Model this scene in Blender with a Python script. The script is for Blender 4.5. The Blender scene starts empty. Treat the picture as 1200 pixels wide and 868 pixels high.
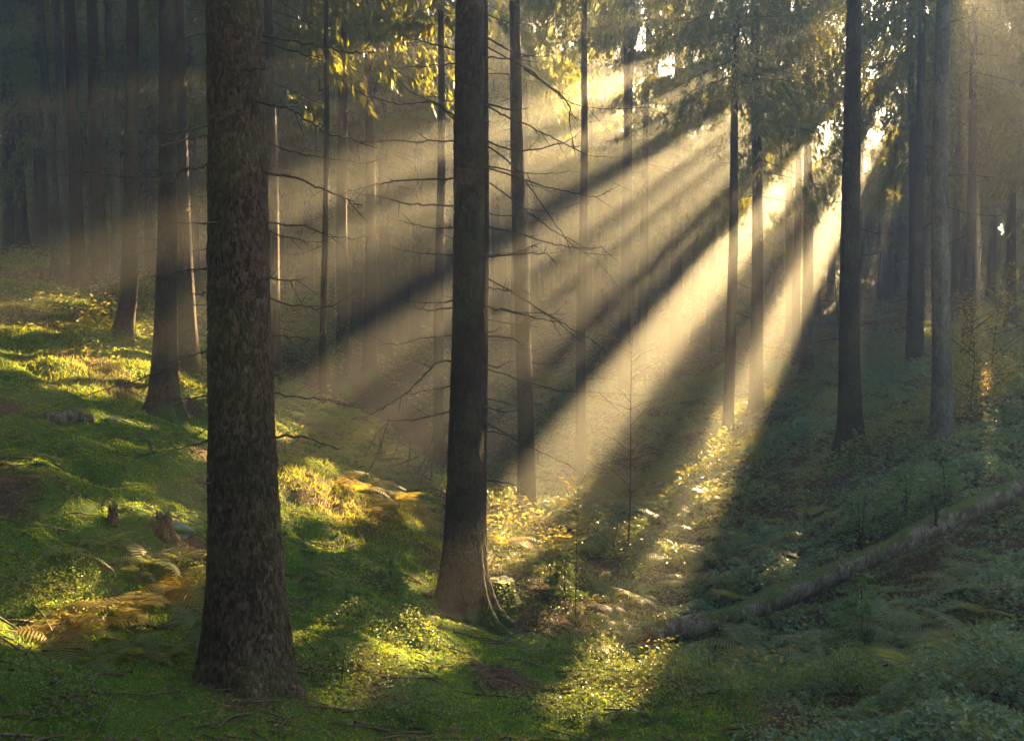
import bpy, math, random
import numpy as np
from mathutils import Vector

# ------------------------------------------------------------------ camera, sky, sun, exposure
SC = bpy.context.scene
COL = SC.collection
F, CX, CY = 1153.0, 600.0, 434.0          # focal length and centre in photo pixels (1200 x 868)
PITCH = math.radians(-3.0)
FWD = np.array([0, math.cos(PITCH), math.sin(PITCH)])
UPV = np.array([0, -math.sin(PITCH), math.cos(PITCH)])
RGT = np.array([1.0, 0, 0])

cam_d = bpy.data.cameras.new("camera")
cam = bpy.data.objects.new("camera", cam_d)
COL.objects.link(cam)
cam.location = (0, 0, 0)
cam.rotation_euler = (math.pi / 2 + PITCH, 0, 0)
cam_d.sensor_fit = 'HORIZONTAL'
cam_d.sensor_width = 36
cam_d.lens = F / 1200 * 36
cam_d.clip_start = 0.05
cam_d.clip_end = 2000
SC.camera = cam

def ray(px, py):
    return FWD + (px - CX) / F * RGT + (CY - py) / F * UPV

def at(px, py, d):
    return ray(px, py) * d

S = ray(1130, -45)
S = S / np.linalg.norm(S)                  # direction towards the sun
U = np.cross(S, [0, 0, 1.0]); U /= np.linalg.norm(U)     # across the light, to the right
W = np.cross(U, S)                                        # across the light, upwards
SUN_EL = math.asin(S[2])
SUN_AZ = math.atan2(S[0], S[1])            # clockwise from +Y

world = bpy.data.worlds.new("World")
SC.world = world
world.use_nodes = True
wn = world.node_tree.nodes
sky = wn.new("ShaderNodeTexSky")
sky.sky_type = 'NISHITA'
sky.sun_disc = False
sky.sun_elevation = SUN_EL
sky.sun_rotation = SUN_AZ
sky.air_density = 1.0
sky.dust_density = 1.0
wn["Background"].inputs["Strength"].default_value = 0.05
world.node_tree.links.new(sky.outputs[0], wn["Background"].inputs["Color"])

sun_d = bpy.data.lights.new("sun", 'SUN')
sun_d.energy = 5.0
sun_d.angle = math.radians(0.5)
sun_d.color = (1.0, 0.66, 0.29)
sun = bpy.data.objects.new("sun", sun_d)
COL.objects.link(sun)
sun.rotation_euler = Vector(-S).to_track_quat('-Z', 'Y').to_euler()

SC.view_settings.view_transform = 'Standard'
SC.view_settings.look = 'None'
SC.view_settings.gamma = 1
SC.view_settings.use_curve_mapping = False
SC.view_settings.exposure = 4.15
cy = SC.cycles
cy.max_bounces = 5
cy.diffuse_bounces = 2
cy.glossy_bounces = 1
cy.transmission_bounces = 3
cy.volume_bounces = 0
cy.sample_clamp_indirect = 3
cy.use_denoising = True

# ------------------------------------------------------------------ small helpers
def rs(seed): return np.random.RandomState(seed)

def _h(ix, iy, seed):
    n = (ix.astype(np.int64) * 374761393 + iy.astype(np.int64) * 668265263 + seed * 974634777) & 0x7fffffff
    n = ((n ^ (n >> 13)) * 1274126177) & 0x7fffffff
    return ((n ^ (n >> 16)) & 0xffff) / 65535.0

def noise(x, y, seed=0):
    x = np.asarray(x, float); y = np.asarray(y, float)
    ix = np.floor(x); iy = np.floor(y); fx = x - ix; fy = y - iy
    fx = fx * fx * (3 - 2 * fx); fy = fy * fy * (3 - 2 * fy)
    a = _h(ix, iy, seed); b = _h(ix + 1, iy, seed); c = _h(ix, iy + 1, seed); d = _h(ix + 1, iy + 1, seed)
    return (a + (b - a) * fx) * (1 - fy) + (c + (d - c) * fx) * fy - 0.5

def fbm(x, y, seed=0, o=4):
    s = 0; a = 1.0
    for k in range(o):
        s = s + a * noise(x * 2 ** k + 13.1 * k, y * 2 ** k + 7.7 * k, seed + k); a *= 0.5
    return s

def mesh_np(name, V, faces, mats, midx=None, smooth=True):
    """faces: list of (M,k) index arrays; midx: list of material indices, one per array"""
    me = bpy.data.meshes.new(name)
    V = np.ascontiguousarray(V, dtype=np.float32)
    me.vertices.add(len(V)); me.vertices.foreach_set("co", V.ravel())
    loops = np.concatenate([f.ravel() for f in faces]).astype(np.int32)
    cnt = np.concatenate([np.full(len(f), f.shape[1], np.int32) for f in faces])
    start = np.concatenate([[0], np.cumsum(cnt)[:-1]]).astype(np.int32)
    me.loops.add(len(loops)); me.loops.foreach_set("vertex_index", loops)
    me.polygons.add(len(cnt)); me.polygons.foreach_set("loop_start", start); me.polygons.foreach_set("loop_total", cnt)
    if midx is not None:
        me.polygons.foreach_set("material_index", np.concatenate([np.full(len(f), m, np.int32) for f, m in zip(faces, midx)]))
    me.polygons.foreach_set("use_smooth", np.full(len(cnt), smooth, bool))
    for m in mats: me.materials.append(m)
    me.update(calc_edges=True)
    return me

def obj(name, me, parent=None):
    o = bpy.data.objects.new(name, me); COL.objects.link(o)
    if parent is not None: o.parent = parent
    return o

def tag(o, label=None, cat=None, group=None, kind=None):
    if label: o["label"] = label
    if cat: o["category"] = cat
    if group: o["group"] = group
    if kind: o["kind"] = kind
    return o

def empty(name, loc, label=None, cat=None, group=None):
    o = bpy.data.objects.new(name, None); COL.objects.link(o)
    o.location = tuple(float(v) for v in loc); o.empty_display_size = 0.3
    return tag(o, label, cat, group)

def tube(P, R, n=6, cap=True):
    """tube along points P (k,3) with radii R -> verts, quads, tris"""
    P = np.asarray(P, float); k = len(P)
    T = np.gradient(P, axis=0); T /= np.linalg.norm(T, axis=1)[:, None] + 1e-9
    ref = np.array([0, 0, 1.0]) if abs(T[:, 2]).mean() < 0.8 else np.array([1.0, 0, 0])
    A = np.cross(T, ref); A /= np.linalg.norm(A, axis=1)[:, None] + 1e-9
    B = np.cross(T, A)
    th = np.linspace(0, 2 * math.pi, n, endpoint=False)
    R = np.asarray(R, float)
    V = P[:, None, :] + R[:, None, None] * (np.cos(th)[None, :, None] * A[:, None, :] + np.sin(th)[None, :, None] * B[:, None, :])
    V = V.reshape(-1, 3)
    i = np.arange(k - 1)[:, None] * n; j = np.arange(n)[None, :]; j2 = (j + 1) % n
    Q = np.stack([i + j, i + j2, i + n + j2, i + n + j], -1).reshape(-1, 4)
    V = np.vstack([V, P[-1] + T[-1] * R[-1] * 0.5, P[0]])
    e = (k - 1) * n
    tr = np.stack([e + j[0], e + j2[0], np.full(n, k * n)], -1)
    tr0 = np.stack([j2[0], j[0], np.full(n, k * n + 1)], -1)
    return V, Q, np.vstack([tr, tr0])

class MB:
    """collects pieces into one mesh"""
    def __init__(self): self.V = []; self.Q = []; self.T = []; self.n = 0
    def add(self, V, Q=None, T=None):
        if Q is not None and len(Q): self.Q.append(np.asarray(Q) + self.n)
        if T is not None and len(T): self.T.append(np.asarray(T) + self.n)
        self.V.append(V); self.n += len(V); return self
    def mesh(self, name, mat, smooth=True):
        f = []
        if self.Q: f.append(np.vstack(self.Q))
        if self.T: f.append(np.vstack(self.T))
        return mesh_np(name, np.vstack(self.V), f, [mat], smooth=smooth)

def smooth_path(P, n=12):
    """Catmull-Rom through the points"""
    P = np.asarray(P, float)
    if len(P) == 2: P = np.vstack([P[0], (P[0] + P[1]) / 2, P[1]])
    Pe = np.vstack([2 * P[0] - P[1], P, 2 * P[-1] - P[-2]])
    out = []
    for k in range(len(P) - 1):
        p0, p1, p2, p3 = Pe[k:k + 4]
        for t in np.linspace(0, 1, n, endpoint=False):
            out.append(0.5 * (2 * p1 + (p2 - p0) * t + (2 * p0 - 5 * p1 + 4 * p2 - p3) * t * t + (3 * p1 - p0 - 3 * p2 + p3) * t ** 3))
    out.append(P[-1])
    return np.array(out)

# ------------------------------------------------------------------ materials
def mat(name):
    m = bpy.data.materials.new(name); m.use_nodes = True
    m.node_tree.nodes.clear()
    return m, m.node_tree.nodes, m.node_tree.links

def N(nodes, t, **kw):
    n = nodes.new(t)
    for k, v in kw.items():
        if k in n.inputs: n.inputs[k].default_value = v
        else: setattr(n, k, v)
    return n

def ramp(nodes, pts):
    r = nodes.new("ShaderNodeValToRGB"); cr = r.color_ramp
    while len(cr.elements) > 1: cr.elements.remove(cr.elements[-1])
    cr.elements[0].position = pts[0][0]; cr.elements[0].color = (*pts[0][1], 1)
    for p, c in pts[1:]:
        e = cr.elements.new(p); e.color = (*c, 1)
    return r

def bark_mat(name, c0, c1, c2, scale=1.0, bump=1.0, moss=0.0, foot=0.0, top=False):
    m, n, l = mat(name)
    tc = N(n, "ShaderNodeTexCoord")
    mp = N(n, "ShaderNodeMapping"); mp.inputs["Scale"].default_value = (scale, scale, scale * 0.45)
    l.new(tc.outputs["Object"], mp.inputs["Vector"])
    dn = N(n, "ShaderNodeTexNoise", Scale=9.0, Detail=4.0)
    l.new(mp.outputs[0], dn.inputs["Vector"])
    mixv = N(n, "ShaderNodeMix", data_type='VECTOR'); mixv.inputs[0].default_value = 0.13
    l.new(mp.outputs[0], mixv.inputs[4]); l.new(dn.outputs["Color"], mixv.inputs[5])
    vo = N(n, "ShaderNodeTexVoronoi", feature='DISTANCE_TO_EDGE', Scale=26.0)
    l.new(mixv.outputs[1], vo.inputs["Vector"])
    vc = N(n, "ShaderNodeTexVoronoi", feature='F1', Scale=26.0)
    l.new(mixv.outputs[1], vc.inputs["Vector"])
    fine = N(n, "ShaderNodeTexNoise", Scale=60.0, Detail=6.0, Roughness=0.7)
    l.new(mp.outputs[0], fine.inputs["Vector"])
    big = N(n, "ShaderNodeTexNoise", Scale=2.2, Detail=5.0)
    l.new(tc.outputs["Object"], big.inputs["Vector"])
    r = ramp(n, [(0.0, c0), (0.45, c1), (1.0, c2)])
    ad = N(n, "ShaderNodeMath", operation='MULTIPLY_ADD'); ad.inputs[1].default_value = 0.7
    sep = N(n, "ShaderNodeSeparateColor"); l.new(vc.outputs["Color"], sep.inputs[0])
    l.new(sep.outputs[0], ad.inputs[0]); 
    ml = N(n, "ShaderNodeMath", operation='MULTIPLY'); ml.inputs[1].default_value = 0.45
    l.new(fine.outputs["Fac"], ml.inputs[0]); l.new(ml.outputs[0], ad.inputs[2])
    l.new(ad.outputs[0], r.inputs["Fac"])
    col = r.outputs["Color"]
    if moss > 0:
        rr = ramp(n, [(0.5 - 0.1, (0, 0, 0)), (0.68, (1, 1, 1))]); l.new(big.outputs["Fac"], rr.inputs["Fac"])
        mm = N(n, "ShaderNodeMath", operation='MULTIPLY'); mm.inputs[1].default_value = moss
        l.new(rr.outputs["Color"], mm.inputs[0])
        mx = N(n, "ShaderNodeMix", data_type='RGBA'); l.new(mm.outputs[0], mx.inputs[0])
        l.new(col, mx.inputs[6]); mx.inputs[7].default_value = (0.05, 0.075, 0.02, 1)
        col = mx.outputs[2]
    if top:                            # moss grows along the upper side
        ge = N(n, "ShaderNodeNewGeometry"); sz = N(n, "ShaderNodeSeparateXYZ"); l.new(ge.outputs["Normal"], sz.inputs[0])
        t1 = N(n, "ShaderNodeMath", operation='MULTIPLY_ADD'); t1.inputs[1].default_value = 1.8; l.new(big.outputs["Fac"], t1.inputs[0]); l.new(sz.outputs["Z"], t1.inputs[2])
        t2 = N(n, "ShaderNodeMapRange"); t2.inputs[1].default_value = 1.62; t2.inputs[2].default_value = 1.85; l.new(t1.outputs[0], t2.inputs[0])
        mx3 = N(n, "ShaderNodeMix", data_type='RGBA'); l.new(t2.outputs[0], mx3.inputs[0]); l.new(col, mx3.inputs[6]); mx3.inputs[7].default_value = (0.06, 0.085, 0.015, 1)
        col = mx3.outputs[2]
    if foot > 0:                       # moss creeping up the foot of the trunk
        sx = N(n, "ShaderNodeSeparateXYZ"); l.new(tc.outputs["Object"], sx.inputs[0])
        f1 = N(n, "ShaderNodeMath", operation='MULTIPLY_ADD'); f1.inputs[1].default_value = 1.5; f1.inputs[2].default_value = -0.75 if foot > .1 else -1.3
        l.new(big.outputs["Fac"], f1.inputs[0])
        f2 = N(n, "ShaderNodeMath", operation='SUBTRACT'); l.new(f1.outputs[0], f2.inputs[0]); l.new(sx.outputs["Z"], f2.inputs[1])
        f3 = N(n, "ShaderNodeMapRange"); f3.inputs[1].default_value = -foot; f3.inputs[2].default_value = 0.05; l.new(f2.outputs[0], f3.inputs[0])
        mx2 = N(n, "ShaderNodeMix", data_type='RGBA'); l.new(f3.outputs[0], mx2.inputs[0])
        l.new(col, mx2.inputs[6]); mx2.inputs[7].default_value = (0.035, 0.06, 0.012, 1)
        col = mx2.outputs[2]
        # broad weathering: paler and darker reaches of bark
        w2 = N(n, "ShaderNodeTexNoise", Scale=0.9, Detail=4.0); l.new(tc.outputs["Object"], w2.inputs["Vector"])
        wr = N(n, "ShaderNodeMapRange"); wr.inputs[1].default_value = .3; wr.inputs[2].default_value = .7; wr.inputs[3].default_value = .55; wr.inputs[4].default_value = 1.5
        l.new(w2.outputs["Fac"], wr.inputs[0])
        hs = N(n, "ShaderNodeHueSaturation"); l.new(col, hs.inputs["Color"]); l.new(wr.outputs[0], hs.inputs["Value"]); col = hs.outputs[0]
    mr = N(n, "ShaderNodeMapRange"); mr.inputs[1].default_value = 0; mr.inputs[2].default_value = 0.16
    l.new(vo.outputs["Distance"], mr.inputs[0])
    hsum = N(n, "ShaderNodeMath", operation='MULTIPLY_ADD'); hsum.inputs[1].default_value = 0.6
    l.new(fine.outputs["Fac"], hsum.inputs[0]); l.new(mr.outputs[0], hsum.inputs[2])
    hs2 = N(n, "ShaderNodeMath", operation='ADD'); l.new(hsum.outputs[0], hs2.inputs[0]); l.new(sep.outputs[1], hs2.inputs[1])
    bp = N(n, "ShaderNodeBump", Strength=1.0 * min(1, bump), Distance=0.012 * bump)
    l.new(hs2.outputs[0], bp.inputs["Height"])
    b = N(n, "ShaderNodeBsdfPrincipled", Roughness=0.75)
    b.inputs["Specular IOR Level"].default_value = 0.1
    l.new(col, b.inputs["Base Color"]); l.new(bp.outputs[0], b.inputs["Normal"])
    o = N(n, "ShaderNodeOutputMaterial"); l.new(b.outputs[0], o.inputs[0])
    return m

def leaf_mat(name, cols, trans, rough=0.5, spec=0.3, tmix=0.45, nscale=1.5):
    """a leaf: random colour per clump (3-D noise), reflected plus transmitted light"""
    m, n, l = mat(name)
    tc = N(n, "ShaderNodeTexCoord")
    nz = N(n, "ShaderNodeTexNoise", Scale=nscale, Detail=6.0, Roughness=0.75)
    l.new(tc.outputs["Object"], nz.inputs["Vector"])
    k = len(cols)
    r = ramp(n, [(0.3 + 0.4 * i / max(1, k - 1), c) for i, c in enumerate(cols)])
    l.new(nz.outputs["Fac"], r.inputs["Fac"])
    b = N(n, "ShaderNodeBsdfPrincipled", Roughness=rough)
    b.inputs["Specular IOR Level"].default_value = spec
    l.new(r.outputs["Color"], b.inputs["Base Color"])
    t = N(n, "ShaderNodeBsdfTranslucent")
    rt = ramp(n, [(0.3 + 0.4 * i / max(1, len(trans) - 1), c) for i, c in enumerate(trans)])
    l.new(nz.outputs["Fac"], rt.inputs["Fac"]); l.new(rt.outputs["Color"], t.inputs["Color"])
    mx = N(n, "ShaderNodeMixShader"); mx.inputs[0].default_value = tmix
    l.new(b.outputs[0], mx.inputs[1]); l.new(t.outputs[0], mx.inputs[2])
    o = N(n, "ShaderNodeOutputMaterial"); l.new(mx.outputs[0], o.inputs[0])
    return m

M = {}
M['bark_near'] = bark_mat('spruce_bark_scaly', (0.016, 0.009, 0.005), (0.04, 0.0225, 0.013), (0.13, 0.082, 0.05), 2.3, 1.0, 0.3, foot=.08)
M['bark'] = bark_mat('spruce_bark', (0.014, 0.008, 0.005), (0.032, 0.018, 0.0105), (0.068, 0.042, 0.025), 1.6, 1.0, 0.3, foot=.5)
M['bark_pale'] = bark_mat('spruce_bark_pale', (0.025, 0.022, 0.017), (0.06, 0.055, 0.042), (0.12, 0.115, 0.092), 1.5, 0.9, 0.3, foot=.5)
M['twig'] = bark_mat('dead_twig', (0.03, 0.022, 0.015), (0.06, 0.045, 0.03), (0.10, 0.08, 0.055), 2.0, 0.4, 0.0)
M['twig_green'] = bark_mat('algae_twig', (0.05, 0.06, 0.025), (0.09, 0.11, 0.04), (0.13, 0.15, 0.06), 2.0, 0.4, 0.0)
M['log'] = bark_mat('log_bark', (0.03, 0.022, 0.014), (0.095, 0.07, 0.047), (0.2, 0.17, 0.125), 0.9, 1.6, 0.3, top=True)
M['rot_wood'] = bark_mat('rotten_wood', (0.03, 0.018, 0.010), (0.07, 0.04, 0.02), (0.13, 0.08, 0.04), 1.4, 1.0, 0.0)
M['needles'] = leaf_mat('spruce_needles', [(0.02, 0.05, 0.018), (0.035, 0.07, 0.02), (0.06, 0.09, 0.02)],
                        [(0.12, 0.17, 0.015), (0.26, 0.26, 0.02), (0.42, 0.34, 0.03)], 0.5, 0.25, 0.5, 0.9)
M['moss'] = leaf_mat('moss_tufts', [(0.035, 0.07, 0.008), (0.06, 0.115, 0.012), (0.09, 0.13, 0.015)],
                     [(0.16, 0.27, 0.010), (0.32, 0.44, 0.012), (0.5, 0.46, 0.015)], 0.7, 0.1, 0.5, 2.6)
M['grass'] = leaf_mat('forest_grass', [(0.05, 0.09, 0.015), (0.08, 0.12, 0.02), (0.12, 0.12, 0.025)],
                      [(0.24, 0.32, 0.02), (0.36, 0.38, 0.03), (0.45, 0.38, 0.04)], 0.6, 0.15, 0.5, 0.7)
M['bramble'] = leaf_mat('bramble_leaf', [(0.025, 0.085, 0.05), (0.045, 0.12, 0.06), (0.075, 0.13, 0.045)],
                        [(0.12, 0.18, 0.03), (0.2, 0.24, 0.04), (0.35, 0.25, 0.03)], 0.36, 0.4, 0.35, 1.1)
M['bilberry'] = leaf_mat('bilberry_leaf', [(0.035, 0.08, 0.02), (0.06, 0.11, 0.025), (0.10, 0.12, 0.03)],
                         [(0.16, 0.26, 0.02), (0.28, 0.32, 0.03), (0.4, 0.33, 0.03)], 0.4, 0.4, 0.42, 1.2)
M['fern'] = leaf_mat('fern_frond', [(0.045, 0.08, 0.02), (0.07, 0.10, 0.025), (0.12, 0.09, 0.03)],
                     [(0.2, 0.26, 0.03), (0.32, 0.3, 0.03), (0.42, 0.25, 0.03)], 0.5, 0.3, 0.45, 1.0)
M['fern_brown'] = leaf_mat('fern_withered', [(0.11, 0.08, 0.02), (0.14, 0.11, 0.025), (0.09, 0.10, 0.025)],
                           [(0.5, 0.34, 0.04), (0.52, 0.4, 0.05), (0.42, 0.4, 0.05)], 0.6, 0.2, 0.45, 2.0)
M['litter'] = leaf_mat('leaf_litter', [(0.10, 0.055, 0.025), (0.15, 0.09, 0.04), (0.2, 0.13, 0.06)],
                       [(0.2, 0.1, 0.03), (0.25, 0.13, 0.04)], 0.7, 0.2, 0.2, 3.0)
M['autumn'] = leaf_mat('yellow_leaf', [(0.2, 0.16, 0.03), (0.24, 0.17, 0.03), (0.16, 0.16, 0.03)],
                       [(0.5, 0.38, 0.03), (0.55, 0.36, 0.03), (0.4, 0.4, 0.04)], 0.5, 0.3, 0.5, 1.5)

def ground_mat():
    m, n, l = mat('forest_floor')
    tc = N(n, "ShaderNodeTexCoord")
    at_ = N(n, "ShaderNodeAttribute"); at_.attribute_name = "moss"
    n1 = N(n, "ShaderNodeTexNoise", Scale=1.3, Detail=8.0, Roughness=0.7); l.new(tc.outputs["Object"], n1.inputs["Vector"])
    n2 = N(n, "ShaderNodeTexNoise", Scale=28.0, Detail=6.0, Roughness=0.75); l.new(tc.outputs["Object"], n2.inputs["Vector"])
    mossr = ramp(n, [(0.3, (0.025, 0.045, 0.007)), (0.5, (0.05, 0.095, 0.011)), (0.72, (0.085, 0.13, 0.018))]); l.new(n2.outputs["Fac"], mossr.inputs["Fac"])
    litr = ramp(n, [(0.3, (0.022, 0.014, 0.008)), (0.5, (0.065, 0.04, 0.022)), (0.72, (0.13, 0.085, 0.045))]); l.new(n2.outputs["Fac"], litr.inputs["Fac"])
    s = N(n, "ShaderNodeMath", operation='MULTIPLY_ADD'); s.inputs[1].default_value = 1.6
    l.new(n1.outputs["Fac"], s.inputs[0]); 
    s0 = N(n, "ShaderNodeMath", operation='SUBTRACT'); s0.inputs[1].default_value = 0.8
    l.new(at_.outputs["Fac"], s0.inputs[0]); l.new(s0.outputs[0], s.inputs[2])
    mr = N(n, "ShaderNodeMapRange"); mr.inputs[1].default_value = 0.35; mr.inputs[2].default_value = 0.62
    l.new(s.outputs[0], mr.inputs[0])
    mx = N(n, "ShaderNodeMix", data_type='RGBA'); l.new(mr.outputs[0], mx.inputs[0])
    l.new(litr.outputs["Color"], mx.inputs[6]); l.new(mossr.outputs["Color"], mx.inputs[7])
    bp = N(n, "ShaderNodeBump", Strength=1.0, Distance=0.04); l.new(n2.outputs["Fac"], bp.inputs["Height"])
    b = N(n, "ShaderNodeBsdfPrincipled", Roughness=0.9); b.inputs["Specular IOR Level"].default_value = 0.1
    l.new(mx.outputs[2], b.inputs["Base Color"]); l.new(bp.outputs[0], b.inputs["Normal"])
    o = N(n, "ShaderNodeOutputMaterial"); l.new(b.outputs[0], o.inputs[0])
    return m
M['ground'] = ground_mat()

def stone_mat():
    m, n, l = mat('mossy_stone')
    tc = N(n, "ShaderNodeTexCoord")
    n1 = N(n, "ShaderNodeTexNoise", Scale=4.0, Detail=8.0); l.new(tc.outputs["Object"], n1.inputs["Vector"])
    r = ramp(n, [(0.38, (0.05, 0.06, 0.055)), (0.5, (0.11, 0.12, 0.11)), (0.57, (0.05, 0.09, 0.015))]); l.new(n1.outputs["Fac"], r.inputs["Fac"])
    bp = N(n, "ShaderNodeBump", Strength=0.8, Distance=0.03); l.new(n1.outputs["Fac"], bp.inputs["Height"])
    b = N(n, "ShaderNodeBsdfPrincipled", Roughness=0.8); l.new(r.outputs["Color"], b.inputs["Base Color"]); l.new(bp.outputs[0], b.inputs["Normal"])
    o = N(n, "ShaderNodeOutputMaterial"); l.new(b.outputs[0], o.inputs[0])
    return m
M['stone'] = stone_mat()

# ------------------------------------------------------------------ the trees as surveyed
# px base, py base, depth m, width px, px where the trunk meets y=40, lowest crown height z (eye = 0), height above eye, label
LB = "spruce trunk"
TREES = [
 # left slope
 (67, 334, 23.0, 12, 50, 8.5, 19, 'slim lichen-grey spruce trunk at the very left edge of the wood'),
 (78, 328, 25.0, 11, 67, 9.0, 19, 'thin pale spruce trunk just right of the slim grey trunk at the left edge'),
 (94, 345, 21.0, 15, 81, 8.5, 20, 'dark straight spruce trunk third from the left edge, on top of the mossy slope'),
 (119, 343, 22.0, 16, 106, 8.5, 20, 'brown spruce trunk with a broken green branch hanging off it, on the mossy slope top'),
 (140, 333, 24.0, 13, 131, 9.0, 20, 'grey spruce trunk behind the one with the hanging green branch'),
 (152, 385, 18.5, 17, 156, 8.0, 19, 'spruce trunk with a bent foot standing on the brown rim of the mossy slope'),
 (193, 488, 15.5, 23, 191, 8.0, 19, 'dark spruce with a flaring root foot in the sunlit moss'),
 (222, 445, 19.0, 19, 212, 8.0, 20, 'reddish spruce trunk just behind the one rooted in sunlit moss'),
 (294, 792, 7.2, 73, 270, 7.5, 18, 'thickest spruce trunk with scaly bark, standing closest on the mossy bank'),
 (322, 462, 22.0, 15, 316, 4.8, 20, 'hazy spruce trunk half hidden right behind the thickest scaly trunk'),
 (378, 477, 20.0, 7, 379, 8.5, 16, 'very thin dark pole spruce left of the fern hollow'),
 (401, 443, 25.0, 14, 402, 7.5, 20, 'spruce trunk with a pale lit right edge above the brown bank'),
 (433, 438, 28.0, 14, 431, 7.0, 20, 'hazy spruce trunk full of short dead twigs above the brown bank'),
 (513, 605, 26.0, 13, 516, 8.0, 22, 'slender spruce trunk close left of the dark central trunk'),
 (543, 736, 11.8, 40, 550, 8.0, 19, 'dark central spruce with mossy spreading roots and many bare branches'),
 (567, 665, 14.5, 6.5, 569, 9.0, 13, 'thin pole spruce tight against the right side of the central trunk'),
 (617, 614, 20.5, 19, 603, 8.0, 20, 'golden hazed spruce trunk right of the central trunk'),
 (679, 572, 29.0, 12, 687, 8.6, 20, 'faint spruce trunk standing in the widest sunbeam'),
 # right bank
 (852, 552, 27.0, 13, 864, 6.3, 20, 'spruce trunk striped by light, leftmost of the trio at the bright gap'),
 (887, 487, 30.0, 15, 885, 3.6, 20, 'spruce with low hanging green sprays beside the bright gap'),
 (933, 436, 38.0, 10, 936, 6.0, 20, 'slim hazy spruce of the close pair in the bright gap, paler of the two'),
 (945, 441, 34.0, 13, 948, 6.0, 20, 'darker spruce of the close pair in the bright gap'),
 (996, 527, 18.0, 23, 1001, 8.5, 19, 'dark spruce with a scarred foot among brambles on the right bank'),
 (1068, 432, 31.0, 11, 1067, 8.0, 20, 'brown hazy spruce trunk behind the dark straight one on the right bank'),
 (1074, 447, 26.0, 14, 1079, 8.0, 20, 'dark straight spruce trunk higher up the right bank'),
 (1102, 542, 17.0, 21, 1108, 8.5, 19, 'grey barked spruce with pale lichen side on the right bank'),
 (1132, 445, 28.0, 12, 1142, 6.5, 20, 'spruce trunk lit golden beside the yellow bush at the right edge'),
]

# ------------------------------------------------------------------ terrain
CTRL = [(t[0], t[1], t[2]) for t in TREES]
CTRL += [ # ground points read off the picture: px, py, depth
 (45, 365, 19), (0, 345, 21), (50, 450, 14.2), (50, 600, 9.2), (60, 720, 7.4), (60, 830, 6.0), (-60, 868, 5.4), (300, 868, 5.8), (180, 560, 11.2),
 (250, 500, 16.2), (340, 540, 13.8), (400, 582, 13.6), (455, 580, 15.5), (480, 640, 12.6), (430, 680, 10.4), (400, 760, 8.2), (600, 830, 7.6), (600, 880, 6.7),
 (420, 520, 19), (470, 545, 20), (560, 600, 22), (640, 640, 18.5), (690, 745, 12.2), (720, 690, 14.6), (740, 610, 20), (780, 560, 25),
 (700, 800, 9.6), (820, 800, 10.6), (800, 700, 15.0), (900, 640, 16.0), (900, 820, 9.4), (1000, 820, 9.0), (1150, 830, 7.8), (1260, 860, 7.0), (1150, 700, 10.4), (1050, 680, 12.4),
 (1160, 600, 13.5), (1000, 590, 14.6), (940, 490, 24), (1040, 450, 24), (1200, 480, 18), (1030, 395, 40), (980, 415, 40), (1100, 400, 38), (1250, 430, 24),
 (800, 450, 40), (700, 440, 42), (600, 430, 42), (520, 430, 38), (470, 420, 36), (360, 395, 33), (430, 360, 46), (300, 380, 36), (200, 350, 38), (100, 315, 38), (-100, 290, 34),
 (-150, 420, 14), (-200, 700, 6), (-300, 300, 22), (1400, 520, 16), (1500, 700, 9),
 (100, 285, 75), (350, 300, 75), (600, 318, 78), (800, 325, 80), (1000, 325, 80), (1200, 320, 75), (-200, 260, 70), (1500, 340, 70), (-500, 230, 50), (1700, 350, 40), (600, 290, 115), (-100, 240, 110), (1300, 300, 110),
]
CP = np.array([at(*c) for c in CTRL])
CP = np.vstack([CP, [[0, -2, -1.9], [-5, -4, -1.3], [5, -4, -1.9], [-15, -10, 1.5], [15, -10, -0.5], [0, -25, -1], [-40, -25, 3], [40, -25, 0], [-60, 10, 8], [60, 10, 2], [2.5, 2.5, -2.5], [-2.5, 2.5, -2.0]]])
_D = np.linalg.norm(CP[:, None, :2] - CP[None, :, :2], axis=2)
_n = len(CP)
_A = np.zeros((_n + 3, _n + 3)); _A[:_n, :_n] = -_D + 0.02 * np.eye(_n)
_A[:_n, _n] = 1; _A[:_n, _n + 1:] = CP[:, :2]; _A[_n, :_n] = 1; _A[_n + 1:, :_n] = CP[:, :2].T
_w = np.linalg.solve(_A, np.concatenate([CP[:, 2], [0, 0, 0]]))

def h_base(x, y):
    x = np.asarray(x, float); y = np.asarray(y, float); sh = x.shape
    x = x.ravel(); y = y.ravel(); out = np.empty(len(x))
    for a in range(0, len(x), 20000):
        b = slice(a, a + 20000)
        # slightly blunted kernel, so that control points leave no cusps
        d = np.sqrt((x[b, None] - CP[None, :, 0]) ** 2 + (y[b, None] - CP[None, :, 1]) ** 2 + 0.25)
        out[b] = -(d @ _w[:_n]) + _w[_n] + _w[_n + 1] * x[b] + _w[_n + 2] * y[b]
    return out.reshape(sh)

def h_at(x, y):
    x = np.asarray(x, float); y = np.asarray(y, float)
    zb = h_base(x, y)
    z = zb
    z = z + 0.30 * fbm(x * 0.45, y * 0.45, 3, 3)                       # swells
    hum = np.abs(fbm(x * 0.9 + 5, y * 0.9, 11, 3))
    z = z + 0.36 * (0.35 - hum)                                         # hummocks with creases between
    z = z + 0.15 * fbm(x * 2.2, y * 2.2, 21, 3) + 0.055 * (0.3 - np.abs(fbm(x * 5.5, y * 5.5, 31, 2))) * 2
    for t in TREES:
        if t[2] < 20:
            b = at(t[0], t[1], t[2]); wd = 0.7 + t[3] / 60
            k = np.exp(-((x - b[0]) ** 2 + (y - b[1] + .35) ** 2) / wd ** 2)
            z = z * (1 - .9 * k) + (zb - 0.04) * .9 * k
    return z

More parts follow.
